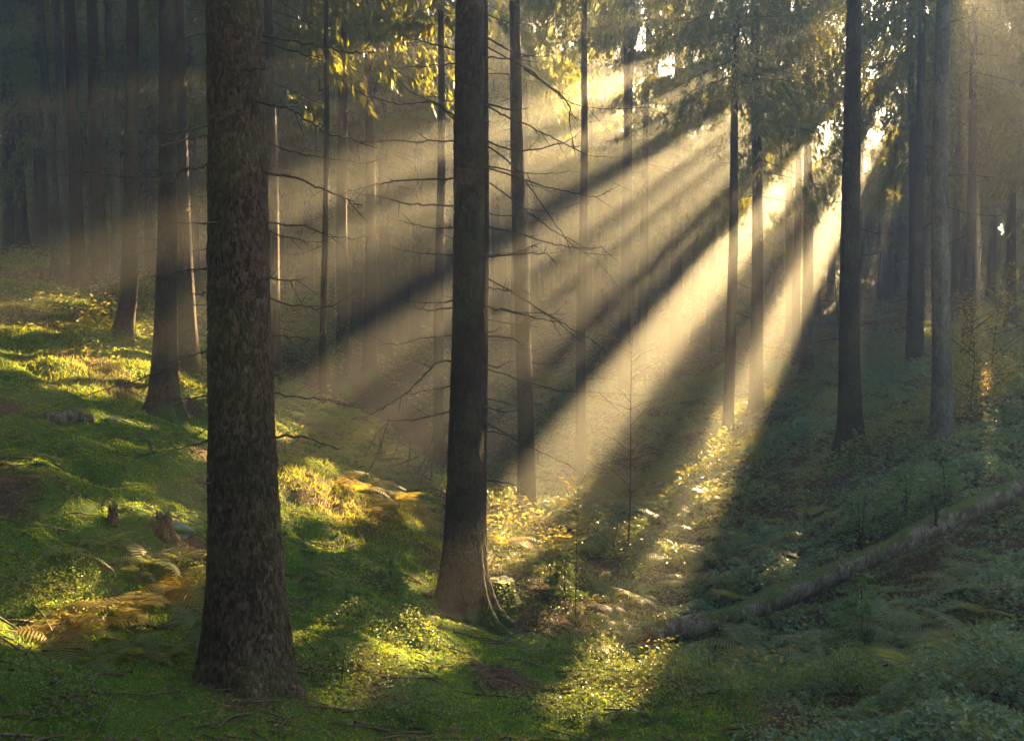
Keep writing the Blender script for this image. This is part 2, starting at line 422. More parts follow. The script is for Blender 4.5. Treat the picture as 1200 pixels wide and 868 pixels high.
def moss_at(x, y):
    """1 on the mossy left and near ground, falling to 0 on the bramble bank and the far floor"""
    x = np.asarray(x, float); y = np.asarray(y, float)
    edge = x - (-0.6 - 0.20 * (y - 12)) + 1.6 * fbm(x * 0.35, y * 0.35, 51, 3)
    near = np.where(y < 11.5, x - 2.2 + 1.2 * fbm(x * 0.5, y * 0.5, 52, 3), edge)
    a = 1 / (1 + np.exp(np.minimum(near * 2.2, 40)))
    a = a * np.clip(1.15 + 1.9 * fbm(x * .55 + 3, y * .55, 63, 3), .25, 1) * (1 - 0.75 / (1 + np.exp(-(y - 21) * 0.9)))
    return np.clip(a + 0.5 * fbm(x * 0.8, y * 0.8, 61, 4), 0.0, 1.1)

def spaced(lo, hi, c, fine, grow):
    a = [c]; s = fine
    while a[-1] < hi: a.append(a[-1] + s); s *= grow
    b = [c]; s = fine
    while b[-1] > lo: b.append(b[-1] - s); s *= grow
    return np.array(sorted(set(b + a)))
GX = spaced(-75, 75, 0.0, 0.05, 1.0135)
GY = spaced(-28, 118, 7.5, 0.045, 1.0125)
gx, gy = np.meshgrid(GX, GY)
gz = h_at(gx, gy)
nx, ny = len(GX), len(GY)
idx = np.arange(nx * ny).reshape(ny, nx)
gq = np.stack([idx[:-1, :-1], idx[:-1, 1:], idx[1:, 1:], idx[1:, :-1]], -1).reshape(-1, 4)
gme = mesh_np("forest_floor", np.stack([gx, gy, gz], -1).reshape(-1, 3), [gq], [M['ground']])
a_ = gme.attributes.new("moss", 'FLOAT', 'POINT')
a_.data.foreach_set("value", moss_at(gx, gy).astype(np.float32).ravel())
tag(obj("ground", gme), kind="structure")

def on_ground(px, py, dmin=4.0, dmax=70):
    """where the camera ray through a photo pixel meets the ground"""
    r = ray(px, py)
    d = np.linspace(dmin, dmax, 900)
    P = r[None] * d[:, None]
    k = np.argmax(P[:, 2] < h_at(P[:, 0], P[:, 1]))
    if k == 0: k = 899
    return P[k]

# ------------------------------------------------------------------ openings in the canopy that let the sun through
# each: a point the beam passes (photo px, py, depth), radius m across the beam, stretch along the picture's fan
HOLES = []
def hole(p, r, ru=None, stop=False):
    p = np.asarray(p, float); HOLES.append((float(p @ U), float(p @ W), ru or r, r, float(p @ S) + .5 if stop else -1e9))
# --- beams in the air
def slit(px, py, ds, k):
    """gaps lying one behind the other in the fan, so that their light adds up to one bright edge-on sheet"""
    for d in ds: hole(at(px, py, d), k * d)
slit(884, 444, (14, 16.5, 19.5, 23, 27, 31.5), .025)            # narrow strong beam, right
slit(752, 430, (15, 18, 21, 24.5, 28.5, 33), .030)            # the widest beam
slit(735, 410, (24, 30), .014)
slit(745, 214, (20, 24, 29, 35), .0155)             # strong high beam
slit(755, 250, (25, 31), .009)
slit(700, 385, (22, 28), .009); slit(690, 330, (24, 29, 34), .010); slit(665, 322, (24, 30), .008)
slit(742, 166, (28, 34,), .009); slit(735, 95, (33, 39), .012); slit(790, 70, (33, 39), .012); slit(800, 110, (35,), .010)
for px, py, d, r in [
    (640, 590, 19, 0.45), (640, 450, 24, 0.3), 
    (960, 210, 36, 0.35), (920, 230, 36, 0.4), (900, 160, 38, 0.4),
]: hole(at(px, py, d), r)
# --- patches of sun on the ground and on the leaves
PATCH = [(60, 360, .5), (160, 390, .4), (60, 380, .35), (90, 400, .4), (140, 415, .45), (35, 400, .45), (130, 402, .4), (200, 458, .4), (90, 428, .5), (60, 440, .5), (110, 455, .45), (180, 440, .5), (215, 480, .3), (240, 505, .3),
         (350, 560, .4), (385, 575, .5), (420, 590, .5), (455, 585, .5), (350, 625, .3),
         (65, 745, .42), (105, 730, .45), (150, 718, .42), (195, 692, .3), (130, 745, .3), (500, 770, .35), (530, 765, .3), (470, 790, .2), (425, 810, .18),
         (600, 650, .35), (640, 680, .4), (690, 720, .35), (740, 660, .5), (620, 720, .3), (385, 735, .2),
         (1090, 405, .5)]
for px, py, r in PATCH: hole(on_ground(px, py) + [0, 0, .1], r * 0.62, r)
hole(at(1152, 440, 18.5), .3)
# --- foliage that catches the sun: the gap ends at the spray it lights
for px, py, d, r in [(880, 230, 30.5, .3), (897, 190, 31, .3), (868, 135, 28, .25), (1020, 100, 36, .35), (1045, 150, 36, .35), (1052, 215, 36, .3), (1012, 180, 36, .3),
                     (320, 110, 22.5, .22), (440, 105, 38, .3), (400, 130, 38, .3), (600, 150, 36, .3)]:
    hole(at(px, py, d), r, stop=True)
HOLES = np.array(HOLES)

def lit(P):
    """True where a point lies in one of the openings"""
    u = P @ U; v = P @ W; s_ = P @ S
    out = np.zeros(len(P), bool)
    wob = 1.0 + 0.4 * noise(u * 2.3, v * 2.3, 77)
    for hu, hv, ru, rv, s0 in HOLES:
        out |= (((u - hu) / ru) ** 2 + ((v - hv) / rv) ** 2 < wob ** 2) & (s_ > s0)
    return out

# ------------------------------------------------------------------ spruce parts
def trunk_mesh(base, top, r, H, n=24, dz=0.12, lobes=0.5, flare=0.8, seed=0, mat_=None, rough=0.0, bend=0.0, butt=None):
    """base: ground point; top: a point the axis passes; H: length. In coordinates relative to base"""
    g = rs(seed)
    ax = (top - base); ax = ax / ax[2]; bow = 0.35 if n > 100 else 0.75
    z = np.concatenate([np.arange(-0.35, 1.2, dz * 0.5), np.arange(1.2, 10, dz), np.linspace(10, H, 16)])
    th = np.linspace(0, 2 * math.pi, n, endpoint=False)
    Z, TH = np.meshgrid(z, th, indexing='ij')
    zz = np.maximum(Z, -0.1)
    tap = np.clip(1.04 - 0.9 * (np.maximum(zz, 0) / H) ** 1.15, 0.05, 2)
    L = sum(a * np.cos(k * TH + p) for k, a, p in [(3, 0.5, g.uniform(0, 6)), (5, 0.5, g.uniform(0, 6)), (2, 0.3, g.uniform(0, 6))])
    R = r * tap * (1 + flare * np.exp(-zz / (1.3 * r + 0.10)) * (1 + lobes * L) + 0.22 * np.exp(-zz / 1.2))
    if butt:
        for a_, k_, wd_ in butt:
            dth = np.angle(np.exp(1j * (TH - math.radians(a_) - .25 * np.exp(-zz * 4))))
            R = R + r * k_ * np.exp(-(dth / wd_) ** 2) * (np.exp(-zz / .20) * .7 + .3 * np.exp(-zz / .8)) * np.where(Z < 0, 1.0 + -Z * 1.5, 1)
    R = R * (1 + 0.025 * np.sin(3 * TH + 1.3 * Z + g.uniform(0, 6)) + 0.02 * np.sin(2 * TH - 0.7 * Z))
    if rough > 0:
        s = TH * r * 30
        R = R + rough * (np.abs(fbm(np.cos(TH) * r * 45 + Z * 3, np.sin(TH) * r * 45 + Z * 15, seed, 3)))
    p1, p2, p3 = g.uniform(0, 6, 3); wx = bend * np.exp(-zz / 0.5) + bow * (0.028 * (np.sin(Z * 0.7 + p1) - math.sin(p1)) + .03 * (np.sin(Z * 0.29 + p3) - math.sin(p3))); wy = 0.03 * np.sin(Z * 0.5 + p2)
    R = R * (1 + .035 * noise(TH * 1.2 + 9, Z * 2.6, seed) + .03 * noise(TH * 2.6 + 3, Z * 6.5, seed + 1))
    X = ax[0] * Z + R * np.cos(TH) + wx; Y = ax[1] * Z + R * np.sin(TH) + wy
    V = np.stack([X, Y, Z], -1).reshape(-1, 3)
    k = len(z); i = np.arange(k - 1)[:, None] * n; j = np.arange(n)[None, :]; j2 = (j + 1) % n
    Q = np.stack([i + j, i + j2, i + n + j2, i + n + j], -1).reshape(-1, 4)
    return mesh_np("trunk", V, [Q], [mat_ or M['bark']]), ax

def crown_arrays(base, ax, zlo, zhi, Lmax, seed, detail=1.0, cut=True, dens=1.0):
    """whorls of drooping branches with hanging needle twigs, in coordinates relative to base; zlo/zhi above base"""
    g = rs(seed)
    nb = int((zhi - zlo) * 6.5 * dens)
    zb = zlo + (zhi - zlo) * g.uniform(0, 1, nb) ** 0.9
    q = (zb - zlo) / (zhi - zlo)
    az = g.uniform(0, 2 * math.pi, nb)
    L = Lmax * (0.22 + 0.78 * (1 - q) ** 0.8) * g.uniform(0.55, 1.05, nb) * np.clip(0.5 + q * 5, 0.5, 1)
    dr = g.uniform(0.25, 0.6, nb) * (1 - 0.5 * q)
    nt = int(13 * detail ** 0.5)                 # hanging twigs per branch
    ns = int(9 * detail ** 0.5)                  # needle sprays per twig
    tt = g.uniform(0.12, 1, (nb, nt)) ** 0.8
    side = g.uniform(-1, 1, (nb, nt)) * 0.30 * (1.15 - tt)
    dirx = np.cos(az); diry = np.sin(az)
    rad = L[:, None] * tt
    lat = L[:, None] * side
    bx = dirx[:, None] * rad - diry[:, None] * lat
    by = diry[:, None] * rad + dirx[:, None] * lat
    bz = zb[:, None] - dr[:, None] * L[:, None] * tt ** 1.3 + 0.12 * L[:, None] * tt ** 3
    hl = (1.9 if detail >= 1.5 else 1.0) * g.uniform(0.25, 0.8, (nb, nt)) * np.minimum(1, L[:, None] / 2.0)
    s = g.uniform(0, 1, (nb, nt, ns))
    cx = bx[..., None] + dirx[:, None, None] * hl[..., None] * s * 0.35 + g.normal(0, .03, s.shape)
    cyy = by[..., None] + diry[:, None, None] * hl[..., None] * s * 0.35 + g.normal(0, .03, s.shape)
    cz = bz[..., None] - hl[..., None] * s
    C = np.stack([cx + ax[0] * (zb[:, None, None]), cyy + ax[1] * (zb[:, None, None]), cz], -1).reshape(-1, 3)
    k = len(C)
    w = 1.0 / detail ** 0.6
    d = np.stack([np.repeat(dirx, nt * ns) * 0.3 + g.normal(0, .34, k), np.repeat(diry, nt * ns) * 0.3 + g.normal(0, .34, k), -0.9 + g.normal(0, .25, k)], -1)
    d /= np.linalg.norm(d, axis=1)[:, None]
    l = g.uniform(0.18, 0.40, k) * w
    sd = np.cross(d, g.normal(0, 1, (k, 3))); sd /= np.linalg.norm(sd, axis=1)[:, None] + 1e-9
    wd = l * g.uniform(0.10, 0.19, k)
    mid = C + d * (l * 0.45)[:, None]
    tip = C + d * l[:, None]
    keep = np.ones(k, bool)
    if cut: keep = ~lit(mid + base[None])
    V = np.stack([C, mid + sd * wd[:, None], tip, mid - sd * wd[:, None]], 1)[keep].reshape(-1, 3)
    Q = np.arange(len(V)).reshape(-1, 4)
    # the branches themselves, thin three sided rods
    t5 = np.array([0, .35, .7, 1.0])
    P = np.stack([dirx[:, None] * L[:, None] * t5 + ax[0] * zb[:, None], diry[:, None] * L[:, None] * t5 + ax[1] * zb[:, None],
                  zb[:, None] - dr[:, None] * L[:, None] * t5 ** 1.3 + 0.12 * L[:, None] * t5 ** 3], -1)
    rr = (0.022 * (1 - 0.85 * t5))[None, :, None] * np.minimum(1.2, L / 1.6)[:, None, None]
    perp = np.stack([-diry, dirx, np.zeros(nb)], -1)[:, None, :]
    up = np.array([0, 0, 1.0])[None, None, :]
    ring = np.stack([P + rr * perp, P - 0.5 * rr * perp + 0.87 * rr * up, P - 0.5 * rr * perp - 0.87 * rr * up], 2)   # nb,4,3,3
    if cut:
        kb = ~lit((P[:, 2] + base[None]))
        ring = ring[kb]
    m = len(ring)
    o = len(V)
    b0 = (o + np.arange(m) * 12)[:, None, None]
    i = (np.arange(3) * 3)[None, :, None]; j = np.arange(3)[None, None, :]; j2 = (j + 1) % 3
    Q2 = np.stack(np.broadcast_arrays(b0 + i + j, b0 + i + j2, b0 + i + 3 + j2, b0 + i + 3 + j), -1).reshape(-1, 4)
    V = np.vstack([V, ring.reshape(-1, 3)])
    return V, Q, Q2

U0, V0 = float(at(700, 450, 22) @ U), float(at(700, 450, 22) @ W)
OCC = np.zeros((170, 90), bool)             # which 0.25 m cells across the light are already shaded by foliage
def occupy(P):
    iu = ((P @ U - U0 + 21) / .25).astype(int); iv = ((P @ W - V0 + 11) / .25).astype(int)
    k = (iu >= 0) & (iu < 170) & (iv >= 0) & (iv < 90)
    np.add.at(OCN, (iu[k], iv[k]), 1)
OCN = np.zeros((170, 90), int)

def crown_mesh(*a, **k):
    V, Q, Q2 = crown_arrays(*a, **k)
    occupy(V[:len(Q) * 4:4] + a[0])
    return mesh_np("crown", V, [Q, Q2], [M['needles'], M['twig']], [0, 1], smooth=False)

def twig_mesh(seed, L=1.0):
    """a dead branch of unit length along +X, drooping, with forks"""
    g = rs(seed)
    t = np.linspace(0, 1, 9)
    P = np.stack([t, 0.10 * g.normal() * t ** 2 + 0.015 * np.sin(t * 9 + g.uniform(0, 6)), -g.uniform(0.05, 0.35) * t + g.uniform(0.05, 0.4) * t ** 2.4], -1)
    b = MB(); b.add(*tube(P, 0.013 * (1.15 - t), 5))
    for k in range(g.randint(3, 7)):
        i = g.randint(2, 8); sgn = g.choice([-1, 1])
        l = g.uniform(0.12, 0.4) * (1.2 - t[i])
        e = P[i] + [l * 0.8, sgn * l * 0.7, g.uniform(-.25, .2) * l]
        mdl = (P[i] + e) / 2 + [0, 0, -0.03 * l]
        b.add(*tube(np.stack([P[i], mdl, e]), 0.006 * np.array([1, .8, .4]), 4))
    return b.mesh("dead_branch", M['twig'])
TWIGS = [twig_mesh(900 + k) for k in range(9)]

def px_branch(pts, d, dd, r0, seed, base, m=None, forks=2):
    """a dead branch whose course was read off the photo: px points, depth at the trunk, change of depth to the tip"""
    g = rs(seed)
    k = len(pts)
    P = np.array([at(x, y, d + dd * (i / (k - 1)) ** 1.2) for i, (x, y) in enumerate(pts)]) - base
    P = smooth_path(P, 7)
    P[1:] += g.normal(0, 0.006, P[1:].shape)
    t = np.linspace(0, 1, len(P))
    b = MB(); b.add(*tube(P, r0 * (1.1 - 0.92 * t), 6))
    ln = np.linalg.norm(P[-1] - P[0])
    tang = (P[-1] - P[0]) / ln
    for f in range(forks + g.randint(0, 3)):
        i = g.randint(int(len(P) * .3), len(P) - 1)
        l = ln * g.uniform(0.06, 0.22)
        n = g.normal(0, 0.6, 3)
        dv = tang + n; dv /= np.linalg.norm(dv)
        q = np.stack([P[i], P[i] + dv * l * .5 + [0, 0, -.02 * l], P[i] + dv * l])
        b.add(*tube(q, r0 * 0.45 * np.array([1, .8, .35]), 4))
    return b.mesh("dead_branch", m or M['twig'])

def add_twigs(root, ax, r, zs, seed, Lr=(0.5, 1.4), avoid=None):
    g = rs(seed)
    for z in zs:
        o = obj("dead_branch", TWIGS[g.randint(len(TWIGS))], root)
        a = g.uniform(0, 2 * math.pi)
        o.location = (ax[0] * z + r * .7 * math.cos(a), ax[1] * z + r * .7 * math.sin(a), z)
        s = g.uniform(*Lr)
        o.rotation_euler = (0, g.uniform(-.15, .25), a); o.scale = (s, s, s * g.uniform(.6, 1.1))
        if g.rand() < .3: o.scale[2] *= -1

# ------------------------------------------------------------------ the surveyed trees
ROOTS = {}
for i, (px, py, d, w, pxt, zc, H, lab) in enumerate(TREES):
    H = min(H, 16.5 + (i % 3) * 0.7)
    base = at(px, py, d)
    zg = float(h_at(np.array([base[0]]), np.array([base[1]]))[0])
    base[2] = min(base[2], zg) - 0.03
    top = at(pxt, 40, d)
    r = w / 2 * d / F
    big = i in (8, 14)
    root = empty("spruce_tree", base, lab, "tree", "spruce trees of the wood")
    mt = M['bark_near'] if i == 8 else M['bark_pale'] if i in (0, 1, 25, 4) else M['bark']
    fl = {6: 0.6, 14: 0.55, 8: 0.22, 22: 0.5, 25: 0.35, 5: .45}.get(i, 0.5)
    tm, ax = trunk_mesh(base, top, r, H - base[2], n=110 if big else 40 if d < 23 else 16, dz=0.026 if big else 0.07 if d < 23 else .15,
                        lobes=0.75 if i in (14, 6) else 0.45, flare=fl, seed=100 + i, mat_=mt, rough=0.02 if big else 0.012 if d < 23 else 0, bend=-0.22 if i == 5 else 0,
                        butt=[(182, 1.5, .26), (222, 1.1, .22), (318, 2.0, .24), (278, .9, .25), (2, 1.3, .25), (100, 1.2, .3)] if i == 14 else [(190, 1.5, .3), (300, 1.0, .28), (20, .9, .3)] if i == 6 else [(200, .45, .4), (320, .3, .35), (265, .25, .3)] if i == 8 else [(250, .8, .3), (330, .7, .3), (170, .6, .3)] if i in (22, 25, 5) else None)
    obj("trunk", tm, root)
    cm = crown_mesh(base, ax, zc - base[2], H - base[2], 3.4 if d > 15 else 3.0, 300 + i, dens=1.25, detail=3.0 if 24 < d < 40 and px > 560 else 0.9)
    obj("crown", cm, root)
    ROOTS[i] = (root, base, ax, r, d)
    g = rs(500 + i)
    if not big:
        zt = np.arange(1.6, zc - base[2] + 1, 0.42 if d < 30 else .6) + g.uniform(-.2, .2, len(np.arange(1.6, zc - base[2] + 1, 0.42 if d < 30 else .6)))
        add_twigs(root, ax, r, zt, 600 + i, (0.35, 1.1) if d > 14 else (.3, .8))

def br(i, lst, r0, mat_=None):
    root, base, ax, r, d = ROOTS[i]
    g = rs(700 + i)
    for k, pts in enumerate(lst):
        obj("dead_branch", px_branch(pts, d, g.uniform(-1.2, 1.0), r0 * g.uniform(.75, 1.15), 1000 * i + k, base, mat_), root)

def r1(*p): return [(40 + x * .334, 30 + y * .334) for x, y in p]
def r2(*p): return [(400 + x * .334, 30 + y * .334) for x, y in p]
def r4(*p): return [(40 + x * .334, 300 + y * .334) for x, y in p]
def r5(*p): return [(400 + x * .334, 300 + y * .334) for x, y in p]
br(14, [
    r2((480, 30), (560, 70), (625, 110)), r2((470, 110), (600, 116), (690, 100)),
    r2((470, 255), (560, 310), (660, 355), (760, 400), (870, 455), (975, 462)), r2((470, 270), (600, 295), (650, 290)),
    r2((480, 60), (655, 155), (790, 265), (900, 290), (975, 292)), r2((640, 150), (790, 265), (800, 330), (815, 440)),
    r2((470, 385), (590, 435), (700, 430), (800, 400), (840, 370)),
    r2((470, 395), (600, 490), (690, 610), (800, 760), (860, 800), (940, 868)),
    r2((470, 485), (600, 510), (700, 520), (840, 512)), r2((480, 490), (700, 560), (780, 580), (880, 600), (940, 580), (958, 540)),
    r2((470, 520), (600, 610), (730, 710), (860, 780), (915, 775)), r2((480, 700), (620, 730), (740, 765), (830, 780), (910, 778)),
    r2((470, 812), (600, 800), (700, 760)), r2((470, 815), (690, 800), (765, 835)),
    r5((460, 50), (590, 120), (700, 190), (800, 250), (900, 310), (940, 360)), r5((470, 105), (580, 120), (655, 122)),
    r5((460, 165), (600, 195), (690, 200), (790, 208)), r5((560, 185), (700, 220), (780, 228)),
    r5((460, 280), (530, 265), (560, 248)), r5((460, 280), (605, 290), (640, 325), (690, 328)), r5((460, 385), (560, 385), (605, 362)),
    r5((460, 375), (600, 425), (700, 455), (800, 475), (1060, 487)), r5((450, 540), (540, 600), (620, 650), (700, 690), (820, 738)),
    r5((450, 600), (600, 628), (715, 618)), r5((460, 515), (570, 545), (640, 540)), r5((450, 780), (580, 795), (660, 830)),
    r2((430, 405), (250, 405), (0, 408)), r2((430, 350), (330, 270), (220, 275), (100, 250), (15, 200)),
    r2((490, 375), (420, 345), (330, 275), (240, 230), (180, 160)), r2((430, 535), (200, 545), (120, 560), (0, 590)),
    r2((430, 630), (240, 625), (140, 600), (20, 590)), r2((430, 712), (300, 708), (190, 680)), r2((430, 800), (280, 800), (150, 770)),
    r5((420, 155), (300, 165), (190, 150)), r5((420, 175), (300, 188), (200, 165)), r5((430, 275), (280, 290), (180, 310), (45, 290)),
    r5((410, 365), (330, 380), (240, 470), (130, 540), (80, 558)), r5((410, 450), (330, 465), (245, 485)), r5((410, 535), (250, 575), (130, 575)),
    r2((430, 250), (350, 260), (200, 160)), r2((420, 130), (340, 140), (180, 150)), r2((420, 90), (300, 60), (190, 30)),
], 0.0135)
br(8, [
    r1((700, 250), (870, 285), (950, 325), (1040, 385), (1190, 412)), r1((700, 370), (900, 440), (1010, 465), (1190, 485)),
    r1((700, 505), (900, 530), (1000, 570), (1100, 610), (1150, 640)), r1((700, 680), (950, 705), (1060, 745), (1190, 740)),
    r1((720, 680), (920, 750), (1030, 765)), r1((700, 20), (950, 60), (1100, 95), (1190, 90)), r1((720, 40), (950, 100), (1030, 112)),
    r1((870, 283), (960, 270), (1010, 220)), r1((700, 160), (790, 152), (825, 148)),
    r4((720, 75), (900, 85), (965, 75)), r4((720, 115), (930, 175), (1040, 175), (1140, 115)), r4((730, 260), (900, 285), (1050, 300)),
    r4((740, 470), (930, 495), (1030, 505), (1100, 525), (1190, 540)), r4((740, 625), (940, 635), (1075, 680)),
    r1((680, 340), (585, 355), (470, 372), (250, 385)), r1((690, 370), (585, 390), (480, 415), (380, 425), (260, 418)),
    r1((700, 480), (605, 492), (500, 515), (350, 535), (250, 520), (110, 510)), r1((560, 500), (520, 505), (490, 550), (440, 570)),
    r1((700, 690), (600, 692), (430, 690)), r1((680, 20), (580, 35), (470, 60)), r1((700, 845), (600, 855), (500, 866)),
    r4((700, 35), (610, 45), (520, 55), (410, 75)), r4((700, 115), (610, 128), (560, 135)),
    r4((700, 300), (615, 325), (560, 345), (490, 370), (420, 410), (270, 465), (80, 500), (20, 500)), r4((700, 480), (620, 487), (500, 505), (380, 510)),
    r4((710, 620), (620, 645), (520, 675), (460, 685), (330, 695)), r4((420, 690), (390, 640), (370, 625)), r4((700, 580), (620, 605), (560, 625)),
    r4((710, 785), (625, 793), (530, 795)), r4((720, 850), (628, 855), (560, 853)),
], 0.0105)
br(3, [r1((200, 150), (240, 205), (300, 265), (380, 365), (435, 435), (447, 500)), r1((205, 110), (230, 115), (260, 150))], 0.028, M['twig_green'])
for o in list(ROOTS[3][0].children)[-2:]: o["label"] = "broken green branch hanging down"

# ------------------------------------------------------------------ trees further back and the canopy towards the sun
CLUSTER = [
    (300, 'far slim trunk in the dark rows behind the left slope'),
    (500, 'far slim trunk in the hazy rows between the thickest and the central trunk'),
    (760, 'far faint trunk in the golden haze right of the central trunk'),
    (980, 'far faint trunk behind the bright gap where the beams start'),
    (9999, 'far slim trunk in the teal gloom behind the right bank')]
g = rs(42)
FAR = []
for px in [334, 345, 352, 360, 368, 386, 392, 418, 446, 455, 462, 470, 479, 486, 494, 500, 340, 364, 410, 425, 440, 450, 466, 490, 508, 530]: FAR.append((px, g.uniform(34, 58), g.uniform(3, 7)))
for px in [-60, -20, 15, 30, 60, 112, 170, 178, 236, 252, 48, 88, 132, 160, 200, 228]: FAR.append((px, g.uniform(30, 50), g.uniform(6, 8)))
for px in [582, 590, 632, 642, 655, 700, 712, 722, 741, 775, 640]: FAR.append((px, g.uniform(36, 60), g.uniform(6, 9)))
for px in [800, 828, 905, 965, 980, 1020, 1035, 1048, 1056, 1122, 1160, 1185, 1220, 1260]: FAR.append((px, g.uniform(38, 60), g.uniform(4, 8)))
# a stand on the sun side, whose crowns are the canopy the beams come through
Sh = S[:2] / np.linalg.norm(S[:2]); Sp = np.array([Sh[1], -Sh[0]])
tries = 0
STAND = []
HR = HOLES[:, 2]
def in_beam(p, r=.2):
    pu = p @ U[:2]
    o = np.clip(np.minimum(HOLES[:, 0] + HR, pu + r) - np.maximum(HOLES[:, 0] - HR, pu - r), 0, 9) / (2 * HR)
    return float((o * np.where(HR > .34, 1.0, .3) * (HOLES[:, 3] > .2)).sum())
while len(STAND) < 130 and tries < 20000:
    tries += 1
    s = g.uniform(30, 82); t = g.uniform(-50, 30)
    p = Sh * s + Sp * t
    if p[1] < 26: continue
    if in_beam(p) > 0.4: continue          # its trunk would stand in a beam
    if all(np.linalg.norm(p - q) > 3.2 for q in STAND): STAND.append(p)
k = 0
for (px, d, wpx) in FAR:
    p = at(px, 374, d)[:2]
    cand = [p + Sp * q for q in np.linspace(-1.3, 1.3, 27)]
    p = min(cand, key=lambda c: in_beam(c) + .12 * np.linalg.norm(c - p))
    FAR[k] = (p, 0.18 + 0.05 * g.rand(), (g.uniform(3.0, 6.5) if px < 560 else g.uniform(5.0, 8.5))); k += 1
for p in STAND: FAR.append((p, g.uniform(.15, .22), g.uniform(4.5, 8.0) if p[1] < 45 else g.uniform(2.0, 5.0)))
cu, cv = np.meshgrid(U0 - 21 + .25 * (np.arange(170) + .5), V0 - 11 + .25 * (np.arange(90) + .5), indexing='ij')
OPEN = lit(cu.ravel()[:, None] * U + cv.ravel()[:, None] * W + 70 * S).reshape(cu.shape)
def far_tree(n_, p, r, zc, zt=None, Lm=None):
    zg = float(h_at(p[:1], p[1:2])[0])
    base = np.array([p[0], p[1], zg - 0.05])
    d = float(base @ FWD); px = CX + base[0] / d * F
    lab = next(l for x, l in CLUSTER if px < x)
    root = empty("spruce_tree", base, lab, "tree", lab.replace('far', 'spruces:').replace(' trunk', ' trunks', 1))
    if 630 < px < 850 and d < 39: zc = max(zc, min(13.0, .29 * d)); zt = 18.4      # high crowns, the beams show beneath them
    H = (zt or g.uniform(14.5, 18.2)) - zg
    top = base + [g.uniform(-.02, .02), g.uniform(-.02, .02), 1]
    tm, ax = trunk_mesh(base, top, r, H, n=10, dz=0.4, flare=.4, seed=2000 + n_)
    obj("trunk", tm, root)
    obj("crown", crown_mesh(base, ax, zc - zg, H, Lm or g.uniform(3.0, 4.2), 3000 + n_, detail=1.8 if base[1] < 46 and abs(base[0]) < .6 * base[1] else 0.7, dens=1.15), root)
    add_twigs(root, ax, r, np.arange(2, zc - zg, 1.3), 4000 + n_, (.5, 1.2))

for n_, (p, r, zc) in enumerate(FAR): far_tree(n_, p, r, zc)
# trees added to stop sun leaking through the remaining gaps of the canopy
POS = [np.array(q[0]) for q in FAR]
for n_ in range(50):
    leak = (OCN < 5) & ~OPEN
    best = None
    for c in range(300):
        s_ = g.uniform(34, 80); t_ = g.uniform(-44, 26); p = Sh * s_ + Sp * t_
        if p[1] < 30 or min(np.linalg.norm(p - q) for q in POS) < 1.5 or in_beam(p, .13) > .8: continue
        zg = float(h_at(p[:1], p[1:2])[0]); pu = p @ U[:2]
        zc = g.uniform(2.5, 8); zt = g.choice([7.0, 10.0, 13.0, 17.6]); zc = min(zc, zt - 5)
        dq = p[1] * math.cos(PITCH); pxq = CX + p[0] / dq * F
        if 630 < pxq < 850 and dq < 39: zc = max(zc, min(13.0, .29 * dq)); zt = 18.4
        vlo = np.array([p[0], p[1], zc]) @ W; vhi = np.array([p[0], p[1], zt - .5]) @ W
        q = np.clip((cv - vlo) / (vhi - vlo), 0, 1)
        wdt = 4.0 * (.22 + .78 * (1 - q) ** .8)
        cover = (np.abs(cu - pu) < wdt * .75) & (cv > vlo - 1) & (cv < vhi)
        sc_ = (cover & leak).sum()
        if best is None or sc_ > best[0]: best = (sc_, p, zc, zt)
    POS.append(best[1])
    far_tree(200 + n_, best[1], g.uniform(.11, .15), best[2], best[3], 4.6)
print("leak cells left", int(((OCN < 5) & ~OPEN).sum()), "of", OCN.size)

# ------------------------------------------------------------------ the far-off wood behind everything, and unseen trees added around the camera for shade
VV = []; QA = []; QB = []; o_n = 0
for k in range(210):
    a = math.radians(-78 + 156 * ((k % 105) + g.uniform(-.5, .5)) / 105)
    R_ = g.uniform(66, 82) if k < 105 else g.uniform(86, 104)
    p = np.array([R_ * math.sin(a), R_ * math.cos(a)])
    if abs(p[0]) > 72: p = p * 72 / abs(p[0])
    zg = float(h_at(p[:1], p[1:2])[0])
    da = math.degrees(a) - math.degrees(SUN_AZ)
    top = g.uniform(13.5, 16.5) if -22 < da < 12 else g.uniform(15.5, 18.6)
    V_, Qa, Qb = crown_arrays(np.array([p[0], p[1], zg]), np.array([0, 0, 1.0]), 0.6, max(4, top - zg), g.uniform(3.6, 5.0), 6000 + k, detail=0.35, cut=True, dens=0.9)
    V_ = V_ + [p[0], p[1], zg]
    QA.append(Qa + o_n); QB.append(Qb + o_n); VV.append(V_); o_n += len(V_)
tag(obj("distant_forest", mesh_np("distant_forest", np.vstack(VV), [np.vstack(QA), np.vstack(QB)], [M['needles'], M['twig']], [0, 1], smooth=False)), kind="stuff")
SHADE_TREES = [(-4.5, -3), (4, -4), (-9, 2), (-12, -6), (0, -9), (-6, -13), (6, -15), (-16, 4), (-11, 8), (-18, 12), (-20, -4), (19, -4), (-24, 6), (-1, -18), (-13, 15), (3, -22), (-14, -18), (14, -19)]  # out of view, added to cut the ambient sky light
gb = rs(5)
while len(SHADE_TREES) < 92:
    x, y = (gb.uniform(-72, 72), gb.uniform(-26, 62)) if len(SHADE_TREES) < 42 else (gb.uniform(-30, 8), gb.uniform(-20, 36))
    if (abs(x) < .66 * y + 3.5 and y > -2) or (x - 8 > 0 and y > 40 and x < 40) or (6 < x < 34 and -12 < y < 30): continue  # opening kept on the right so sky light reaches the bank
    if all((x - a) ** 2 + (y - b) ** 2 > (30 if len(SHADE_TREES) < 42 else 9) for a, b in SHADE_TREES): SHADE_TREES.append((x, y))
proto = None
